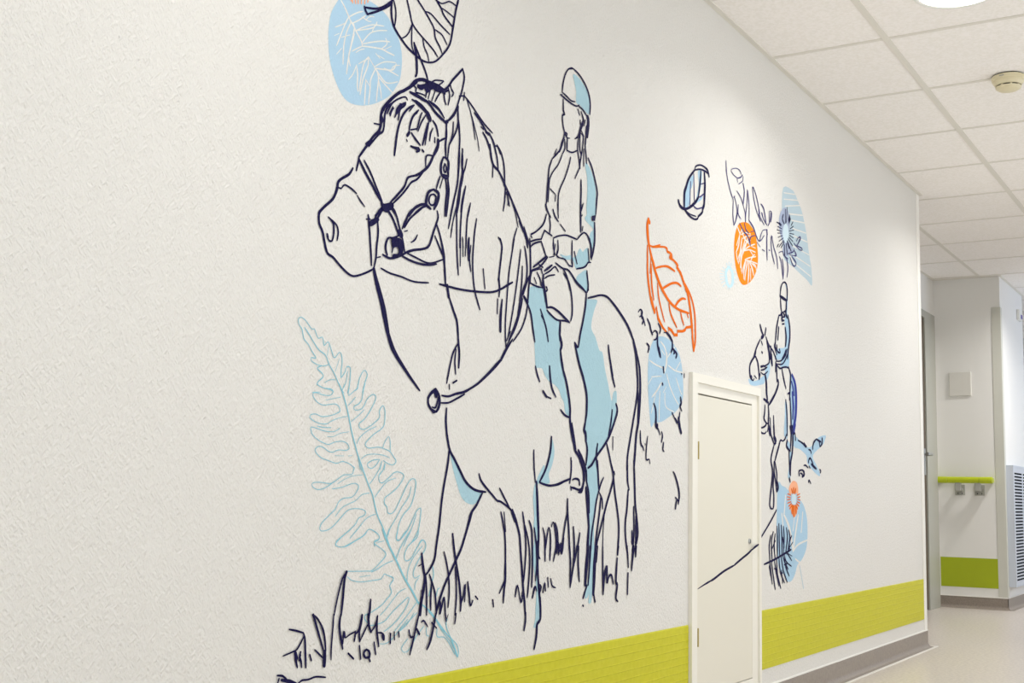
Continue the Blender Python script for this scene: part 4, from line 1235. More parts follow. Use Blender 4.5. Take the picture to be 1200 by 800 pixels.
    "sketchplant.stem": """
R 7500 3635 63 7515 3543 63 7569 3457 59 7631 3400 55
R 7500 3574 54 7538 3502 53 7603 3418 52
R 7592 3590 46 7608 3606 30 7686 3630 30 7750 3631 45 7774 3613 68
R 7592 3588 44 7647 3571 38 7710 3568 33
R 7710 3568 43 7766 3586 48 7800 3611 59
R 7702 3564 57 7710 3542 57
R 7814 3602 64 7803 3569 39 7725 3529 30
R 7646 3427 58 7677 3393 62 7701 3333 62 7669 3257 54
R 7638 3417 55 7659 3431 55
R 7631 3400 61 7623 3305 62 7630 3249 63
R 7694 3476 43 7773 3444 51 7821 3395 58
R 7814 3554 83 7838 3500 81 7813 3405 74
R 7821 3395 54 7853 3354 58 7861 3296 58
R 7895 3528 65 7890 3445 63 7866 3356 61 7853 3294 61
R 7903 3521 68 7928 3429 68 7927 3327 66
R 7725 3386 61 7717 3331 65 7748 3302 55
R 7995 3566 69 8020 3498 68 8070 3424 61 8155 3362 56
R 8012 3573 66 8071 3522 72 8122 3447 76 8139 3414 78
R 7995 3570 68 8007 3568 69
R 8165 3487 68 8217 3467 89 8243 3423 106 8264 3378 107
R 8173 3427 71 8208 3391 71
R 8122 3435 124 8130 3399 124
R 8332 3391 62 8336 3455 59 8351 3477 21 8387 3466 65 8371 3400 59
R 7623 3305 72 7641 3230 72
R 7706 3323 59 7685 3279 53 7646 3231 48
R 7712 3324 48 7774 3297 49
R 7853 3354 74 7856 3314 74
R 7747 3262 70 7828 3221 64 7901 3202 76 7947 3150 93
R 7838 3280 87 7865 3242 70 7920 3229 51
R 7957 3247 33 8023 3263 33
R 7921 3321 66 8014 3285 77 8070 3235 78 8138 3214 37 8226 3272 53
R 8296 3327 27 8207 3306 33 8157 3259 56 8138 3214 66
R 8290 3319 88 8281 3234 90 8287 3108 90
R 8282 3321 143 8290 3295 143
R 8042 3236 37 7976 3217 42 7942 3190 88 7947 3150 104
R 8080 3196 40 8147 3174 40
R 8186 3164 50 8235 3161 50
R 8386 3296 80 8426 3226 76 8487 3166 80 8510 3084 84
R 8366 3285 83 8385 3183 82 8441 3107 77
R 8376 3298 79 8396 3294 79
R 8324 3185 70 8340 3185 71
R 8130 3412 73 8149 3388 61 8227 3349 56
R 8188 3424 73 8217 3388 61 8287 3361 52
R 8368 3462 74 8351 3402 63 8306 3358 49
R 8549 3177 74 8591 3135 83 8627 3026 86
R 8612 3167 86 8637 3100 86 8627 3026 82
R 8709 3191 86 8736 3131 88 8717 3055 81
R 8529 3202 33 8613 3228 36 8656 3204 59 8730 3184 52
R 8742 3234 48 8853 3268 56 8875 3294 97
R 8775 3232 33 8874 3243 33 8930 3257 101 8875 3287 71
R 8785 3212 86 8850 3165 64 8906 3171 46 8918 3199 88 8830 3227 64
R 8876 3339 57 8988 3315 51 9057 3317 37 9069 3334 53 8943 3333 42
R 8944 3337 47 8978 3358 55 9036 3410 95 8990 3405 39 8933 3364 51
R 8634 3207 51 8698 3197 46 8742 3197 41
""",
    "halfleaf.fill": """
F 8646 3716 8836 3744 8910 3731 8984 3688 9075 3627 9150 3531 9195 3449 9239 3335 9300 3214 9312 3084 9186 3109 9002 3133 8853 3157 8736 3166 8637 3197 8626 3387 8614 3529
""",
    "halfleaf.vein": """
R 8660 3680 39 8910 3723 40
R 8659 3631 38 9000 3696 40
R 8686 3584 38 9030 3663 39
R 8773 3543 49 9090 3598 50
R 8831 3506 45 9135 3548 46
R 8859 3448 42 9171 3474 43
R 8873 3396 44 9200 3409 45
R 8856 3315 40 9239 3315 41
R 8855 3246 41 9268 3229 43
R 8795 3196 44 9282 3150 46
R 8738 3254 69 8883 3182 70
""",
    "thistle.cone": """
F 8634 3555 8701 3572 8773 3543 8786 3458 8755 3374 8739 3312 8681 3297 8624 3300 8569 3357 8542 3428 8571 3501
F 8667 3308 8754 3325 8856 3290 8766 3230 8679 3205 8623 3233
""",
    "thistle.heart": """
F 8698 3455 8747 3440 8758 3394 8739 3332 8696 3309 8653 3315 8625 3368 8649 3426
""",
    "thistle.ray": """
R 8554 3432 50 8600 3422 51
R 8491 3423 38 8543 3423 44 8585 3412 53
R 8515 3396 37 8606 3396 38
R 8500 3368 34 8605 3376 34
R 8510 3345 32 8605 3363 32
R 8520 3315 33 8616 3347 33
R 8541 3290 37 8637 3333 37
R 8540 3248 45 8647 3317 46
R 8589 3252 53 8657 3309 53
R 8857 3498 55 8817 3464 55
R 8868 3468 39 8790 3431 39
R 8879 3441 33 8767 3410 33
R 8878 3408 34 8778 3396 34
R 8866 3377 41 8778 3380 40
R 8854 3348 48 8767 3362 47
R 8843 3314 59 8744 3347 58
R 8765 3280 87 8722 3324 87
F 8775 3543 8809 3510 8769 3461 8747 3497
R 8640 3511 60 8618 3471 76 8660 3443 58
R 8684 3557 65 8686 3456 65
R 8727 3581 62 8708 3467 62
R 8657 3283 87 8666 3205 87
R 8700 3298 88 8721 3230 88
R 8733 3319 76 8808 3268 76
R 8530 3267 48 8498 3239 48
""",
    "orangeoval.fill": """
F 7828 3288 7920 3297 8014 3272 8061 3233 8089 3170 8104 3098 8088 3020 8030 2949 7945 2892 7844 2856 7772 2858 7710 2903 7666 2974 7649 3049 7649 3114 7676 3192 7738 3257
""",
    "orangeoval.vein": """
R 7711 3228 52 7734 3210 52 7756 3193 52
R 7756 3193 41 7796 3235 41
R 7756 3193 46 7693 3103 46
R 7747 3172 57 7729 3110 51 7684 3055 43
R 7774 3190 27 7865 3222 26 7957 3230 28
R 7806 3169 26 7864 3195 24 7961 3219 23
R 7792 3168 57 7764 3083 57 7737 2999 56
R 7796 3222 57 7837 3176 42 7957 3152 34
R 7864 3188 41 7818 3120 41 7773 3052 41
R 7911 3204 42 7864 3135 40 7809 3065 39
R 7957 3186 25 7864 3148 34 7809 3078 45
R 7773 3105 63 7773 3032 62 7764 2965 61
R 7809 3078 32 7919 3135 29 8041 3175 28
R 7836 3090 26 7938 3116 27 8050 3119 30
R 7938 3116 43 7994 3092 43
R 7975 3146 25 8051 3149 25
R 7809 3078 45 7773 3006 51 7782 2941 55
R 7845 3030 27 7937 3061 27 8060 3090 27
R 7863 3028 27 7956 3039 28 8088 3044 29
R 7956 3039 42 8003 3086 35 8041 3100 25
R 7864 3035 47 7809 2959 48 7794 2930 53
R 7900 3035 55 7863 2955 56 7844 2892 58
R 7919 3031 65 7918 2951 63 7903 2882 61
R 7946 3033 33 8049 3013 33
R 7937 3028 50 7993 2990 57 8011 2953 65
R 7955 2984 56 7955 2910 56
R 7863 3021 53 7827 2949 58 7826 2896 63
R 7974 3001 60 8002 2965 60
R 7684 3055 53 7702 3013 51 7728 2985 47
R 7993 3031 26 8050 3024 37 8068 2996 54
R 7746 3054 40 7719 3016 40
""",
    "sunburst.ring": """
R 7554 2932 127 7508 2895 169 7503 2856 223 7525 2815 176 7571 2803 82 7614 2829 169 7622 2876 228 7605 2912 183 7554 2932 140
""",
    "sunburst.ray": """
R 7444 2910 32 7491 2899 32
R 7419 2886 25 7481 2884 25
R 7386 2859 22 7474 2869 22
R 7391 2838 22 7470 2854 22
R 7402 2821 22 7474 2839 22
R 7419 2801 24 7486 2828 24
R 7444 2780 28 7503 2811 28
R 7666 2928 25 7628 2912 25
R 7692 2907 23 7635 2897 22
R 7692 2887 23 7635 2881 23
R 7684 2866 24 7635 2865 24
R 7666 2844 26 7622 2847 26
R 7562 2782 60 7562 2798 60
R 7528 2780 44 7542 2798 44
R 7511 2947 53 7531 2925 53
R 7554 2961 60 7554 2932 60
R 7597 2962 48 7579 2933 48
""",
    "pony.rider": """
R 8556 2886 94 8581 2957 82 8628 2998 42 8688 3002 66 8716 2962 109 8714 2882 108
R 8561 2887 106 8626 2881 106 8697 2876 105
R 8568 2868 106 8578 2799 105 8601 2769 95
R 8601 2771 46 8648 2785 49 8689 2803 106 8697 2870 128
R 8601 2769 84 8577 2752 60 8526 2739 52
R 8577 2760 101 8601 2747 150 8595 2715 104 8647 2720 51
R 8624 2770 64 8659 2755 96 8612 2737 41
R 8689 2803 149 8683 2774 154 8707 2750 132
R 8599 2686 62 8646 2694 63
R 8531 2741 86 8484 2653 91 8460 2573 96 8447 2510 98
R 8525 2651 120 8505 2563 120
R 8447 2524 135 8436 2501 139 8481 2483 91
R 8481 2514 114 8492 2476 76 8554 2471 46 8538 2493 103
R 8731 2765 117 8765 2690 121 8769 2610 117 8738 2527 110 8713 2447 110
R 8670 2665 131 8687 2600 131 8672 2536 123
R 8678 2505 83 8642 2465 73 8595 2433 64
R 8468 2400 38 8572 2415 44 8666 2464 67 8702 2511 89
R 8479 2382 38 8594 2392 42 8665 2433 66 8713 2477 77
R 8479 2373 69 8547 2357 53 8617 2371 51 8688 2380 52 8740 2376 58
R 8594 2351 99 8627 2288 96 8673 2226 93
R 8468 2381 78 8513 2362 78
""",
    "pony.wash": """
F 8676 3000 8723 2963 8733 2877 8719 2779 8766 2730 8763 2594 8725 2447 8526 2426 8573 2477 8679 2552 8670 2677 8659 2723 8701 2808 8692 2879 8713 2938
F 8770 2333 8854 2309 8913 2195 8928 2084 8896 1971 8845 1897 8792 1894 8788 2043 8767 2199
F 8660 2127 8706 2100 8714 1884 8632 1879 8653 2034
F 7915 2223 8022 2216 8127 2242 8223 2273 8223 2221 8105 2196 8021 2185 7939 2188
F 8481 2486 8726 2514 8740 2385 8548 2374 8642 2454 8549 2420 8480 2421
F 8256 2329 8334 2382 8333 2306 8266 2240 8234 2278
F 8759 1764 8806 1746 8780 1652 8762 1574 8708 1580 8733 1651
F 8656 1945 8703 1948 8702 1866 8678 1849
F 8701 1843 8748 1829 8771 1792 8747 1775 8689 1803
""",
    "pony.outline": """
R 8141 2617 125 8162 2589 119 8194 2559 114
R 8255 2609 116 8237 2565 116
R 8168 2534 153 8205 2553 154
R 8140 2519 68 8065 2451 73 8002 2371 78
R 8161 2507 76 8183 2488 77
R 8259 2549 80 8302 2508 70 8357 2484 60 8413 2460 71 8457 2418 82
R 8281 2521 155 8313 2464 160 8334 2407 163
R 8171 2433 93 8182 2430 93
R 8357 2492 111 8356 2409 111
R 8023 2387 78 8054 2387 78
R 8055 2435 88 8034 2395 70 7940 2323 83 7940 2247 97 7991 2219 45 8016 2233 54
R 8044 2389 79 8086 2357 93 8106 2307 104 8116 2263 106
R 8131 2272 119 8116 2243 119
R 8022 2254 56 8063 2240 56
R 7976 2239 68 7960 2249 67
R 8313 2468 111 8327 2405 108 8300 2364 49 8149 2324 40
R 8145 2331 49 8202 2340 49 8246 2337 55
R 8148 2304 45 8213 2316 48 8278 2339 53
R 8144 2290 44 8212 2281 37 8289 2310 45
R 8357 2473 112 8367 2378 112
R 8368 2432 156 8382 2368 156
R 8413 2452 67 8446 2433 73 8480 2405 78
R 8447 2483 82 8480 2452 82
R 8234 2280 133 8259 2232 141 8265 2157 142 8280 2113 139
R 8206 2108 89 8253 2100 94 8301 2089 99
R 8297 2070 66 8363 2105 75 8453 2173 89 8511 2239 116 8505 2265 137
R 8330 2095 50 8431 2163 51
R 8468 2381 103 8478 2328 103 8482 2259 103
R 8457 2391 90 8451 2326 89
R 8735 2385 94 8782 2326 108 8768 2238 106 8762 2182 106
R 8708 2186 43 8755 2191 95 8755 2150 131
R 8767 2159 108 8781 2042 108 8792 1894 108
R 8231 2065 94 8220 2005 93 8209 1974 89 8252 1947 52 8299 1939 40
R 8297 2070 98 8307 2010 99 8299 1943 98 8327 1863 96
R 8406 2002 89 8410 1942 89 8426 1869 89
R 8335 1982 88 8349 1864 88
R 8129 1903 48 8187 1910 51 8241 1926 67 8252 1940 110
R 8134 1903 118 8148 1874 68 8218 1869 44 8255 1884 58
R 8306 1935 87 8283 1889 87
R 8671 2136 94 8693 2036 95 8695 1883 94
R 8317 1925 90 8349 1870 83 8414 1806 78
R 8414 1799 81 8358 1721 87 8350 1676 98 8378 1625 99 8366 1550 96 8320 1401 96 8331 1361 74 8370 1351 37 8397 1372 94 8402 1446 99 8388 1506 99 8411 1611 99 8412 1678 100
R 8405 1930 121 8422 1859 115 8453 1831 122 8414 1799 80
R 8408 1851 109 8448 1815 109
R 8683 1888 80 8643 1851 64 8596 1836 39 8550 1839 57 8515 1796 89 8446 1710 89 8423 1679 90
R 8435 1672 94 8467 1597 99 8466 1537 101
R 8477 1534 157 8492 1500 165 8465 1476 118
R 8418 1603 85 8444 1537 86 8461 1477 87
R 8696 1843 120 8682 1803 111 8747 1773 71
R 8762 1951 104 8785 1886 108 8759 1772 104
R 8810 1954 120 8826 1880 121 8806 1762 114 8769 1690 114 8762 1597 118
R 8735 1763 107 8748 1605 107
R 8738 1570 130 8752 1551 130
R 8821 1888 52 8870 1906 68 8881 1859 120
""",
    "pony.tail": """
R 8814 2333 147 8878 2279 179 8901 2194 197 8898 2082 192 8872 2001 170 8810 1911 156
R 8805 2281 116 8833 2244 126 8852 2190 131
R 8816 2202 144 8838 2109 146 8824 2014 142
R 8883 1970 124 8846 1905 124
""",
    "bush.wash": """
F 8809 1903 8942 1870 9167 1817 9271 1830 9325 1865 9460 1909 9625 1930 9596 1887 9540 1850 9296 1761 9373 1695 9452 1639 9464 1605 9344 1628 9164 1696 9140 1751 8990 1793 8844 1810
""",
    "bush.scribble": """
R 8937 1858 50 9041 1843 56 9079 1828 73
R 8996 1849 58 9066 1837 66 9121 1815 77
R 9079 1845 65 9142 1820 65
R 9284 1808 113 9312 1856 86 9379 1888 63
R 9379 1888 72 9445 1879 71 9500 1873 70
R 9459 1872 157 9471 1835 54 9527 1866 120 9528 1896 164
R 9188 1799 48 9231 1796 67 9249 1778 109
R 9185 1705 124 9196 1725 83 9230 1735 63 9294 1696 88
R 9254 1691 100 9306 1676 98 9372 1660 96
R 9067 1675 48 9113 1678 54 9168 1662 66
R 9194 1673 74 9220 1661 74
R 8961 1602 135 8957 1630 69 9036 1640 49 9081 1613 139 9035 1590 71
R 8981 1617 46 9035 1608 66 9035 1592 125
R 9181 1556 103 9192 1570 49 9232 1545 78
R 9457 1656 62 9484 1645 115 9467 1632 77
""",
    "lowleaf.fill": """
F 8511 1542 8574 1517 8655 1505 8736 1482 8837 1510 8972 1425 9075 1370 9143 1270 9146 1137 9109 1049 9013 981 8909 946 8857 884 8773 836 8684 838 8627 883 8501 940 8457 1097 8459 1222 8470 1357 8478 1441
""",
    "lowleaf.vein": """
R 8635 1299 114 8738 1208 136 8811 1057 150
R 8810 1046 73 8929 1092 60 9139 1120 55
R 8859 991 57 9012 953 49 9117 983 67
R 8571 1315 107 8601 1220 107
R 8654 1443 110 8619 1305 110
R 8934 1304 108 8863 1163 109 8821 1057 110
R 9039 1326 101 9000 1183 101
R 8849 1304 80 8814 1196 80
""",
    "lowleaf.paleline": """
R 8960 934 76 9042 772 76
""",
    "redburst.cone": """
F 8831 1556 8906 1544 8939 1501 8931 1457 8887 1468 8836 1476 8786 1461 8742 1453 8730 1498 8771 1536
F 8784 1385 8834 1375 8885 1382 8929 1370 8900 1315 8859 1295 8806 1304 8760 1347 8741 1380
""",
    "redburst.heart": """
F 8836 1472 8877 1456 8889 1424 8875 1389 8834 1375 8801 1388 8788 1423 8802 1456
""",
    "redburst.ray": """
R 8697 1460 47 8769 1450 47
R 8686 1438 44 8762 1434 44
R 8686 1417 43 8762 1421 43
R 8695 1392 46 8768 1403 47
R 8718 1371 56 8781 1391 56
R 8740 1353 68 8794 1378 68
R 8972 1463 48 8904 1451 48
R 8979 1441 45 8917 1435 45
R 8978 1416 46 8917 1422 46
R 8971 1394 50 8909 1404 49
R 8950 1372 63 8895 1391 62
R 8918 1353 78 8875 1378 78
R 8830 1499 132 8836 1472 132
R 8786 1493 107 8809 1467 107
R 8877 1495 121 8863 1467 121
R 8834 1369 168 8833 1304 168
R 8801 1369 165 8793 1326 164
R 8875 1369 168 8880 1326 168
""",
    "fanleaf.vein": """
R 8197 974 61 8409 1000 63 8598 1031 66 8768 1060 68
R 8335 1166 84 8304 1100 90 8312 1029 90 8317 988 90
R 8387 1191 83 8349 1120 91 8363 991 91
R 8427 1175 90 8404 1098 92 8424 1005 90
R 8465 1227 93 8473 1128 94 8471 1014 94
R 8506 1244 94 8511 1148 94 8518 1017 94
R 8554 1233 94 8568 1147 95 8566 1026 95
R 8601 1225 95 8616 1146 96 8598 1036 95
R 8666 1214 93 8687 1145 97 8646 1040 92
R 8714 1198 90 8740 1144 98 8695 1054 90
R 8780 1159 73 8729 1112 92 8735 1059 98
R 8802 1111 55 8712 1065 55
R 8786 1012 38 8669 1041 37
R 8776 981 55 8695 1028 45 8630 1040 35
R 8775 940 40 8661 976 53 8614 1030 74
R 8699 922 60 8623 977 66 8582 1026 74
R 8718 874 69 8644 945 79 8623 1009 91
R 8675 833 70 8596 916 79 8550 1016 86
R 8620 831 64 8532 908 79 8502 1013 90
R 8578 833 92 8558 917 92
R 8499 816 81 8439 922 83 8409 995 85
R 8537 798 78 8469 900 86 8455 1004 92
R 8421 797 84 8377 904 85 8348 992 86
R 8361 838 86 8331 926 87 8317 983 88
R 8331 895 82 8302 958 81
R 8408 938 62 8470 926 62
R 8613 957 62 8677 963 62
R 8532 902 57 8580 901 57
R 8364 1079 75 8426 1129 75
R 8615 1083 101 8584 1147 101
""",
    "groundwall.line": """
R 8456 1342 68 8329 1261 64 8200 1190 61 8105 1137 61
""",
    "grounddoor.line": """
R 7019 870 22 7118 890 45 7220 908 66
R 7220 908 67 7289 921 69 7449 960 66 7615 988 61
R 7615 988 69 7690 1009 70 7767 1030 69 7865 1055 72 7945 1081 75
""",
    "groundlip.line": """
R 7906 1083 71 7963 1099 69 8028 1113 67
""",
}

def catmull(P, closed=False, k=4):
    n = len(P); out = []
    rng = range(n if closed else n-1)
    for i in rng:
        p0 = P[(i-1) % n] if (closed or i > 0) else P[0]
        p1 = P[i]; p2 = P[(i+1) % n]
        p3 = P[(i+2) % n] if (closed or i+2 < n) else P[-1]
        d = math.dist(p1[:2], p2[:2])
        kk = max(1, min(k, int(d/.006)+1))
        for j in range(kk):
            t = j/kk
            out.append(tuple(.5*((2*b)+(c-a)*t+(2*a-5*b+4*c-d2)*t*t+(-a+3*b-3*c+d2)*t**3) for a, b, c, d2 in zip(p0, p1, p2, p3)))
    if not closed: out.append(P[-1])
    return out

def ribbon(bm, P, Y, smooth=True):
    Y -= len(bm.verts)*1.2e-7                     # later strokes lie on top of earlier ones
    if smooth and len(P) > 2: P = catmull(P)
    n = len(P); left = []; right = []
    Lt = [0]
    for i in range(1, n): Lt.append(Lt[-1]+math.dist(P[i][:2], P[i-1][:2]))
    tot = max(Lt[-1], 1e-6)
    for i, (x, z, w) in enumerate(P):
        a = P[max(i-1, 0)]; b = P[min(i+1, n-1)]
        dx, dz = b[0]-a[0], b[1]-a[1]; l = math.hypot(dx, dz) or 1e-9
        nx, nz = -dz/l, dx/l
        e = min(Lt[i], tot-Lt[i]); f = .72+.28*min(1, e/(w*2.5+1e-6))     # the brush lifts at both ends
        h = w/2*f
        Y -= 3e-7
        left.append(bm.verts.new((x+nx*h, Y, z+nz*h))); right.append(bm.verts.new((x-nx*h, Y, z-nz*h)))
    for i in range(n-1):
        try: bm.faces.new((left[i], left[i+1], right[i+1], right[i]))
        except ValueError: pass
    for end in (0, n-1):                                                   # round tips
        x, z, w = P[end]; q = P[1] if end == 0 else P[n-2]
        dx, dz = x-q[0], z-q[1]; l = math.hypot(dx, dz) or 1e-9; dx /= l; dz /= l
        h = w/2*.72; A_ = left[end] if end else right[end]
        arc = [right[end] if end else left[end]]
        for k in range(1, 5):
            t = -math.pi/2+math.pi*k/5
            arc.append(bm.verts.new((x+h*(dx*math.cos(t)-dz*math.sin(t)), Y, z+h*(dz*math.cos(t)+dx*math.sin(t)))))
        arc.append(A_)
        try: bm.faces.new(arc)
        except ValueError: pass

def fill(bm, P, Y, round_=True):
    Y -= len(bm.verts)*1e-6
    P = [(a, b, 0) for a, b in P]
    if len(P) > 4: P = catmull(P, True, 3)
    tri = tessellate_polygon([[Vector((a, b, 0)) for a, b, _ in P]])
    vs = [bm.verts.new((a, Y, b)) for a, b, _ in P]
    for t in tri:
        try: bm.faces.new([vs[i] for i in t])
        except ValueError: pass

WIDE = {'birch.outline': 1.15, 'birch.vein': 1.12, 'oval.vein': 1.5, 'orangeoval.vein': 1.6, 'roundleaf.vein': 1.2, 'sketchplant.stem': 1.0, 'fern.outline': 1.1, 'fern.vein': 1.1,
        'orangeleaf.outline': 1.45, 'orangeleaf.vein': 1.35, 'sunburst.ring': 1.0, 'sunburst.ray': 1.1, 'halfleaf.vein': 1.6, 'fanleaf.vein': 1.2,
        'grounddoor.line': 1.15, 'groundlip.line': 1.15}      # brush widths
EACH = ('blade', 'ray', 'shading', 'petal', 'wash', 'scribble')
def art(key, name, m, lift, parent):
    """painted parts: lift = film height above the wall in millimetres"""
    Y = (-.0045 if key.startswith('grounddoor') else -lip if key.startswith('groundlip') else 0)-lift/1000
    lines = ART[key].strip().split('\n')
    each = any(name.endswith(e) for e in EACH)
    out = []
    for ch in ([[l] for l in lines] if each else [lines]):
        bm = bmesh.new()
        for ln in ch:
            q = ln.split(); v = [float(t) for t in q[1:]]
            if q[0] == 'F': fill(bm, [(v[i]/2000, v[i+1]/2000) for i in range(0, len(v), 2)], Y)
            else: ribbon(bm, [(v[i]/2000, v[i+1]/2000, v[i+2]/10000*WIDE.get(key, 1.3)) for i in range(0, len(v), 3)], Y, q[0] == 'R')
            if each: Y -= 2e-5
        for f in bm.faces:
            f.normal_update()
            if f.normal.y > 0: f.normal_flip()
        out.append(link(name, bm, m, parent))
    return out[0]

def drawing(name, label, cat, parts):
    t = thing(name, label, cat)
    for key, pn, m, lift in parts: art(key, pn, M[m], lift, t)
    # put the empty at the drawing's lowest middle point
    xs = [v.co for c in t.children for v in c.data.vertices]
    base = Vector(((min(v.x for v in xs)+max(v.x for v in xs))/2, 0, min(v.z for v in xs)))
    for c in t.children:
        c.data.transform(Matrix.Translation(-base))
    t.location = base
    return t

drawing('horse_drawing', 'large navy line drawing of a bridled standing horse, left of the hatch door', 'wall drawing', [
    ('horse.shading', 'shading', 'blue', .5), ('horse.saddle', 'saddle_cloth', 'blue', .55), ('horse.outline', 'body_outline', 'navy', 1.2),
    ('horse.mane', 'mane', 'navy', 1.25), ('horse.forelock', 'forelock', 'navy', 1.3), ('horse.bridle', 'bridle', 'navy', 1.35),
    ('horse.rein', 'rein', 'navy', 1.4), ('horse.tail', 'tail', 'navy', 1.25)])
drawing('rider_drawing', 'navy line drawing of a long-haired rider in a helmet on the large horse', 'wall drawing', [
    ('rider.shading', 'jacket_shading', 'blue', .6), ('rider.helmetshade', 'helmet_shading', 'blue', .6), ('rider.outline', 'body_outline', 'navy', 1.45),
    ('rider.hair', 'hair', 'navy', 1.5), ('rider.helmet', 'helmet', 'navy', 1.55), ('rider.hand', 'hand', 'navy', 1.6)])
drawing('grass_drawing', 'bold navy grass strokes at the lower left, in front of the fern', 'wall drawing', [('grass.blade', 'blade', 'navy', 1.7)])
drawing('meadow_drawing', 'thin navy grass strokes between the legs of the large horse', 'wall drawing', [('meadow.blade', 'blade', 'navy', 1.65)])
drawing('fern_drawing', 'pale blue outlined fern frond left of the large horse', 'wall drawing', [
    ('fern.outline', 'frond_outline', 'fern', .8), ('fern.vein', 'stem_and_veins', 'fern', .85)])
drawing('blue_oval_drawing', 'pale blue oval with white branches at the top left, beside the navy leaf', 'wall drawing', [
    ('oval.fill', 'oval', 'blue_soft', .3), ('oval.vein', 'white_branches', 'wall', .5), ('bursttop.ray', 'ray', 'peach', .7)])
drawing('round_leaf_drawing', 'navy outlined leaf with a thick stem hanging above the big horse ears', 'wall drawing', [
    ('birch.outline', 'leaf_outline', 'navy', 1.1), ('birch.vein', 'veins', 'navy', 1.15)])
drawing('orange_leaf_drawing', 'orange outlined serrated leaf above the top left corner of the hatch door', 'wall drawing', [
    ('orangeleaf.outline', 'leaf_outline', 'orange', 1.0), ('orangeleaf.vein', 'veins', 'orange', 1.05)])
drawing('blue_leaf_drawing', 'pale blue solid leaf with white veins directly left of the hatch door frame', 'wall drawing', [
    ('roundleaf.fill', 'leaf', 'blue_soft', .3), ('roundleaf.vein', 'white_veins', 'wall', .5)])
drawing('foliage_drawing', 'scattered small navy foliage scribbles between the big horse tail and the hatch door', 'wall drawing', [('foliage.scribble', 'scribble', 'navy', 1.2)])
drawing('beech_leaf_drawing', 'small navy leaf with a light blue wash above and right of the orange leaf', 'wall drawing', [
    ('beechleaf.wash', 'blue_wash', 'blue_soft', .4), ('beechleaf.outline', 'leaf_outline', 'navy', 1.1), ('beechleaf.vein', 'veins', 'violet', 1.0)])
drawing('plant_sketch_drawing', 'fine violet pencil-like sketch of pods and stalks crossing the orange oval', 'wall drawing', [('sketchplant.stem', 'stalks', 'violet', 1.3)])
drawing('half_leaf_drawing', 'tall grey-blue striped leaf half at the upper right of the mural', 'wall drawing', [
    ('halfleaf.fill', 'leaf', 'blue_grey', .25), ('halfleaf.vein', 'pale_stripes', 'wall', .4)])
drawing('thistle_drawing', 'slate blue radiating flower head overlapping the striped leaf half', 'wall drawing', [
    ('thistle.cone', 'petal', 'slate', .6), ('thistle.heart', 'flower_heart', 'ice', .8), ('thistle.ray', 'ray', 'navy', 1.0)])
drawing('orange_oval_drawing', 'solid orange oval with white branches in the upper right of the mural', 'wall drawing', [
    ('orangeoval.fill', 'oval', 'amber', .5), ('orangeoval.vein', 'white_branches', 'wall', .7)])
drawing('sunburst_drawing', 'faint pale cyan ring with short rays left of the orange oval', 'wall drawing', [
    ('sunburst.ring', 'ring', 'cyan', .4), ('sunburst.ray', 'ray', 'cyan', .5)])
drawing('pony_drawing', 'small navy and blue drawing of a trotting horse right of the hatch door', 'wall drawing', [
    ('pony.wash', 'blue_wash', 'blue_soft', .35), ('pony.outline', 'horse_outline', 'navy', 1.1), ('pony.tail', 'tail', 'tail_blue', 1.15)])
drawing('small_rider_drawing', 'small navy drawing of a rider in a helmet on the trotting horse', 'wall drawing', [('pony.rider', 'body_outline', 'navy', 1.2)])
drawing('bush_drawing', 'blue washed bush with dark scribbles behind the small trotting horse', 'wall drawing', [
    ('bush.wash', 'blue_wash', 'blue_soft', .35), ('bush.scribble', 'scribble', 'navy', 1.1)])
drawing('low_leaf_drawing', 'pale blue veined leaf below the small horse, above the lime strip', 'wall drawing', [
    ('lowleaf.fill', 'leaf', 'blue_soft', .3), ('lowleaf.vein', 'white_veins', 'wall', .5), ('lowleaf.paleline', 'pale_line', 'blue_grey', .5)])
drawing('orange_burst_drawing', 'small orange radiating flower under the hooves of the small horse', 'wall drawing', [
    ('redburst.cone', 'petal', 'peach', .6), ('redburst.heart', 'flower_heart', 'ice', .8), ('redburst.ray', 'ray', 'orange', 1.0)])
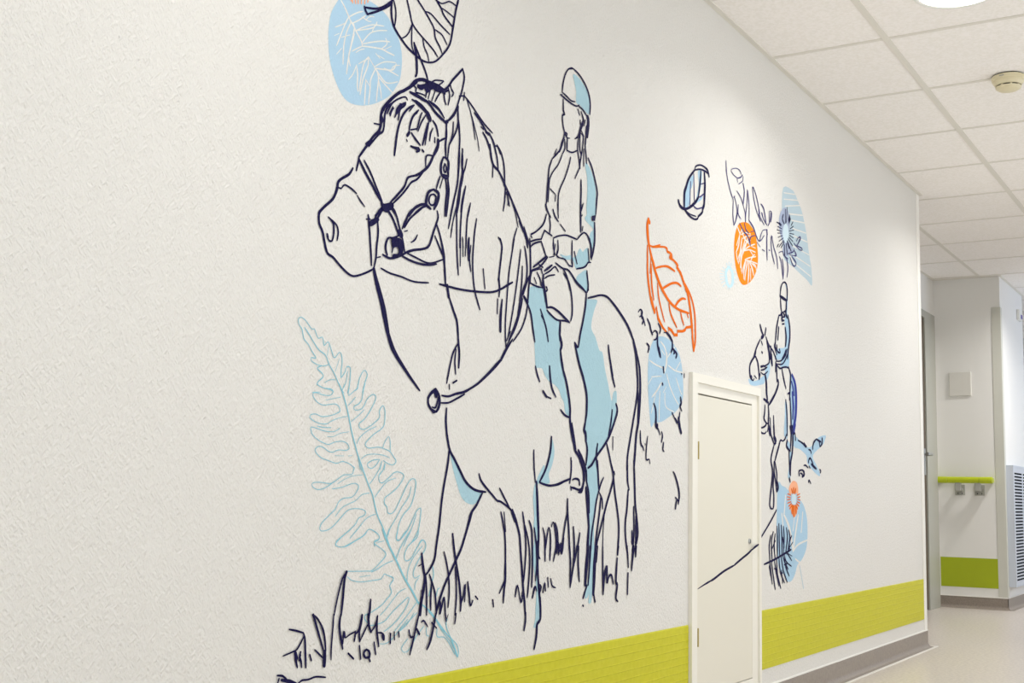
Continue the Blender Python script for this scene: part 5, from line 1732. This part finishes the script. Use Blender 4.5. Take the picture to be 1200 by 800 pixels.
drawing('fan_leaf_drawing', 'fine navy fan-shaped twig drawing low on the wall, right of the hatch door lock', 'wall drawing', [('fanleaf.vein', 'twigs', 'navy', 1.2)])
drawing('ground_line_drawing', 'thin diagonal navy line rising from the hatch door to the small horse', 'wall drawing', [('groundwall.line', 'line', 'navy', 1.1)])
art('grounddoor.line', 'painted_line', M['navy'], .3, leaf)['label'] = 'thick navy diagonal line'
art('groundlip.line', 'painted_line', M['navy'], .3, lipo)['label'] = 'end of the navy diagonal line'

# ------------------------------------------------------------------ daylight through the far window
w = bpy.data.worlds.new('daylight'); bpy.context.scene.world = w; w.use_nodes = True
bg = w.node_tree.nodes['Background']; bg.inputs[0].default_value = (.93, .965, 1, 1); bg.inputs[1].default_value = 1.55
ld = bpy.data.lights.new('window_daylight', 'AREA'); ld.shape = 'RECTANGLE'; ld.size = WX1-WX0; ld.size_y = WZ1-WZ0
ld.energy = 17; ld.color = (.45, .65, 1)
lo = bpy.data.objects.new('window_daylight', ld); C.objects.link(lo)
lo.location = ((WX0+WX1)/2, YO-.2, (WZ0+WZ1)/2); lo.rotation_euler = (math.radians(90), 0, 0)   # faces +Y, into the corridor

# ------------------------------------------------------------------ camera
F_, YAW, PITCH, ROLL = 1441.118, 1.0220458, .1246496, .0216124
fw = Vector((math.sin(YAW)*math.cos(PITCH), math.cos(YAW)*math.cos(PITCH), math.sin(PITCH)))
r = Vector((math.cos(YAW), -math.sin(YAW), 0)); u = r.cross(fw)
r2 = r*math.cos(ROLL)+u*math.sin(ROLL); u2 = -r*math.sin(ROLL)+u*math.cos(ROLL)
cd = bpy.data.cameras.new('camera'); cam = bpy.data.objects.new('camera', cd); C.objects.link(cam)
cd.sensor_width = 36; cd.lens = F_/1200*36; cd.clip_start = .05; cd.clip_end = 100
R3 = Matrix((r2, u2, -fw)).transposed()
cam.matrix_world = Matrix.Translation((0, -1.47725, .70164)) @ R3.to_4x4()
sc = bpy.context.scene; sc.camera = cam
sc.view_settings.view_transform = 'Standard'; sc.view_settings.look = 'None'
sc.view_settings.gamma = 1; sc.view_settings.use_curve_mapping = False
sc.view_settings.exposure = .30
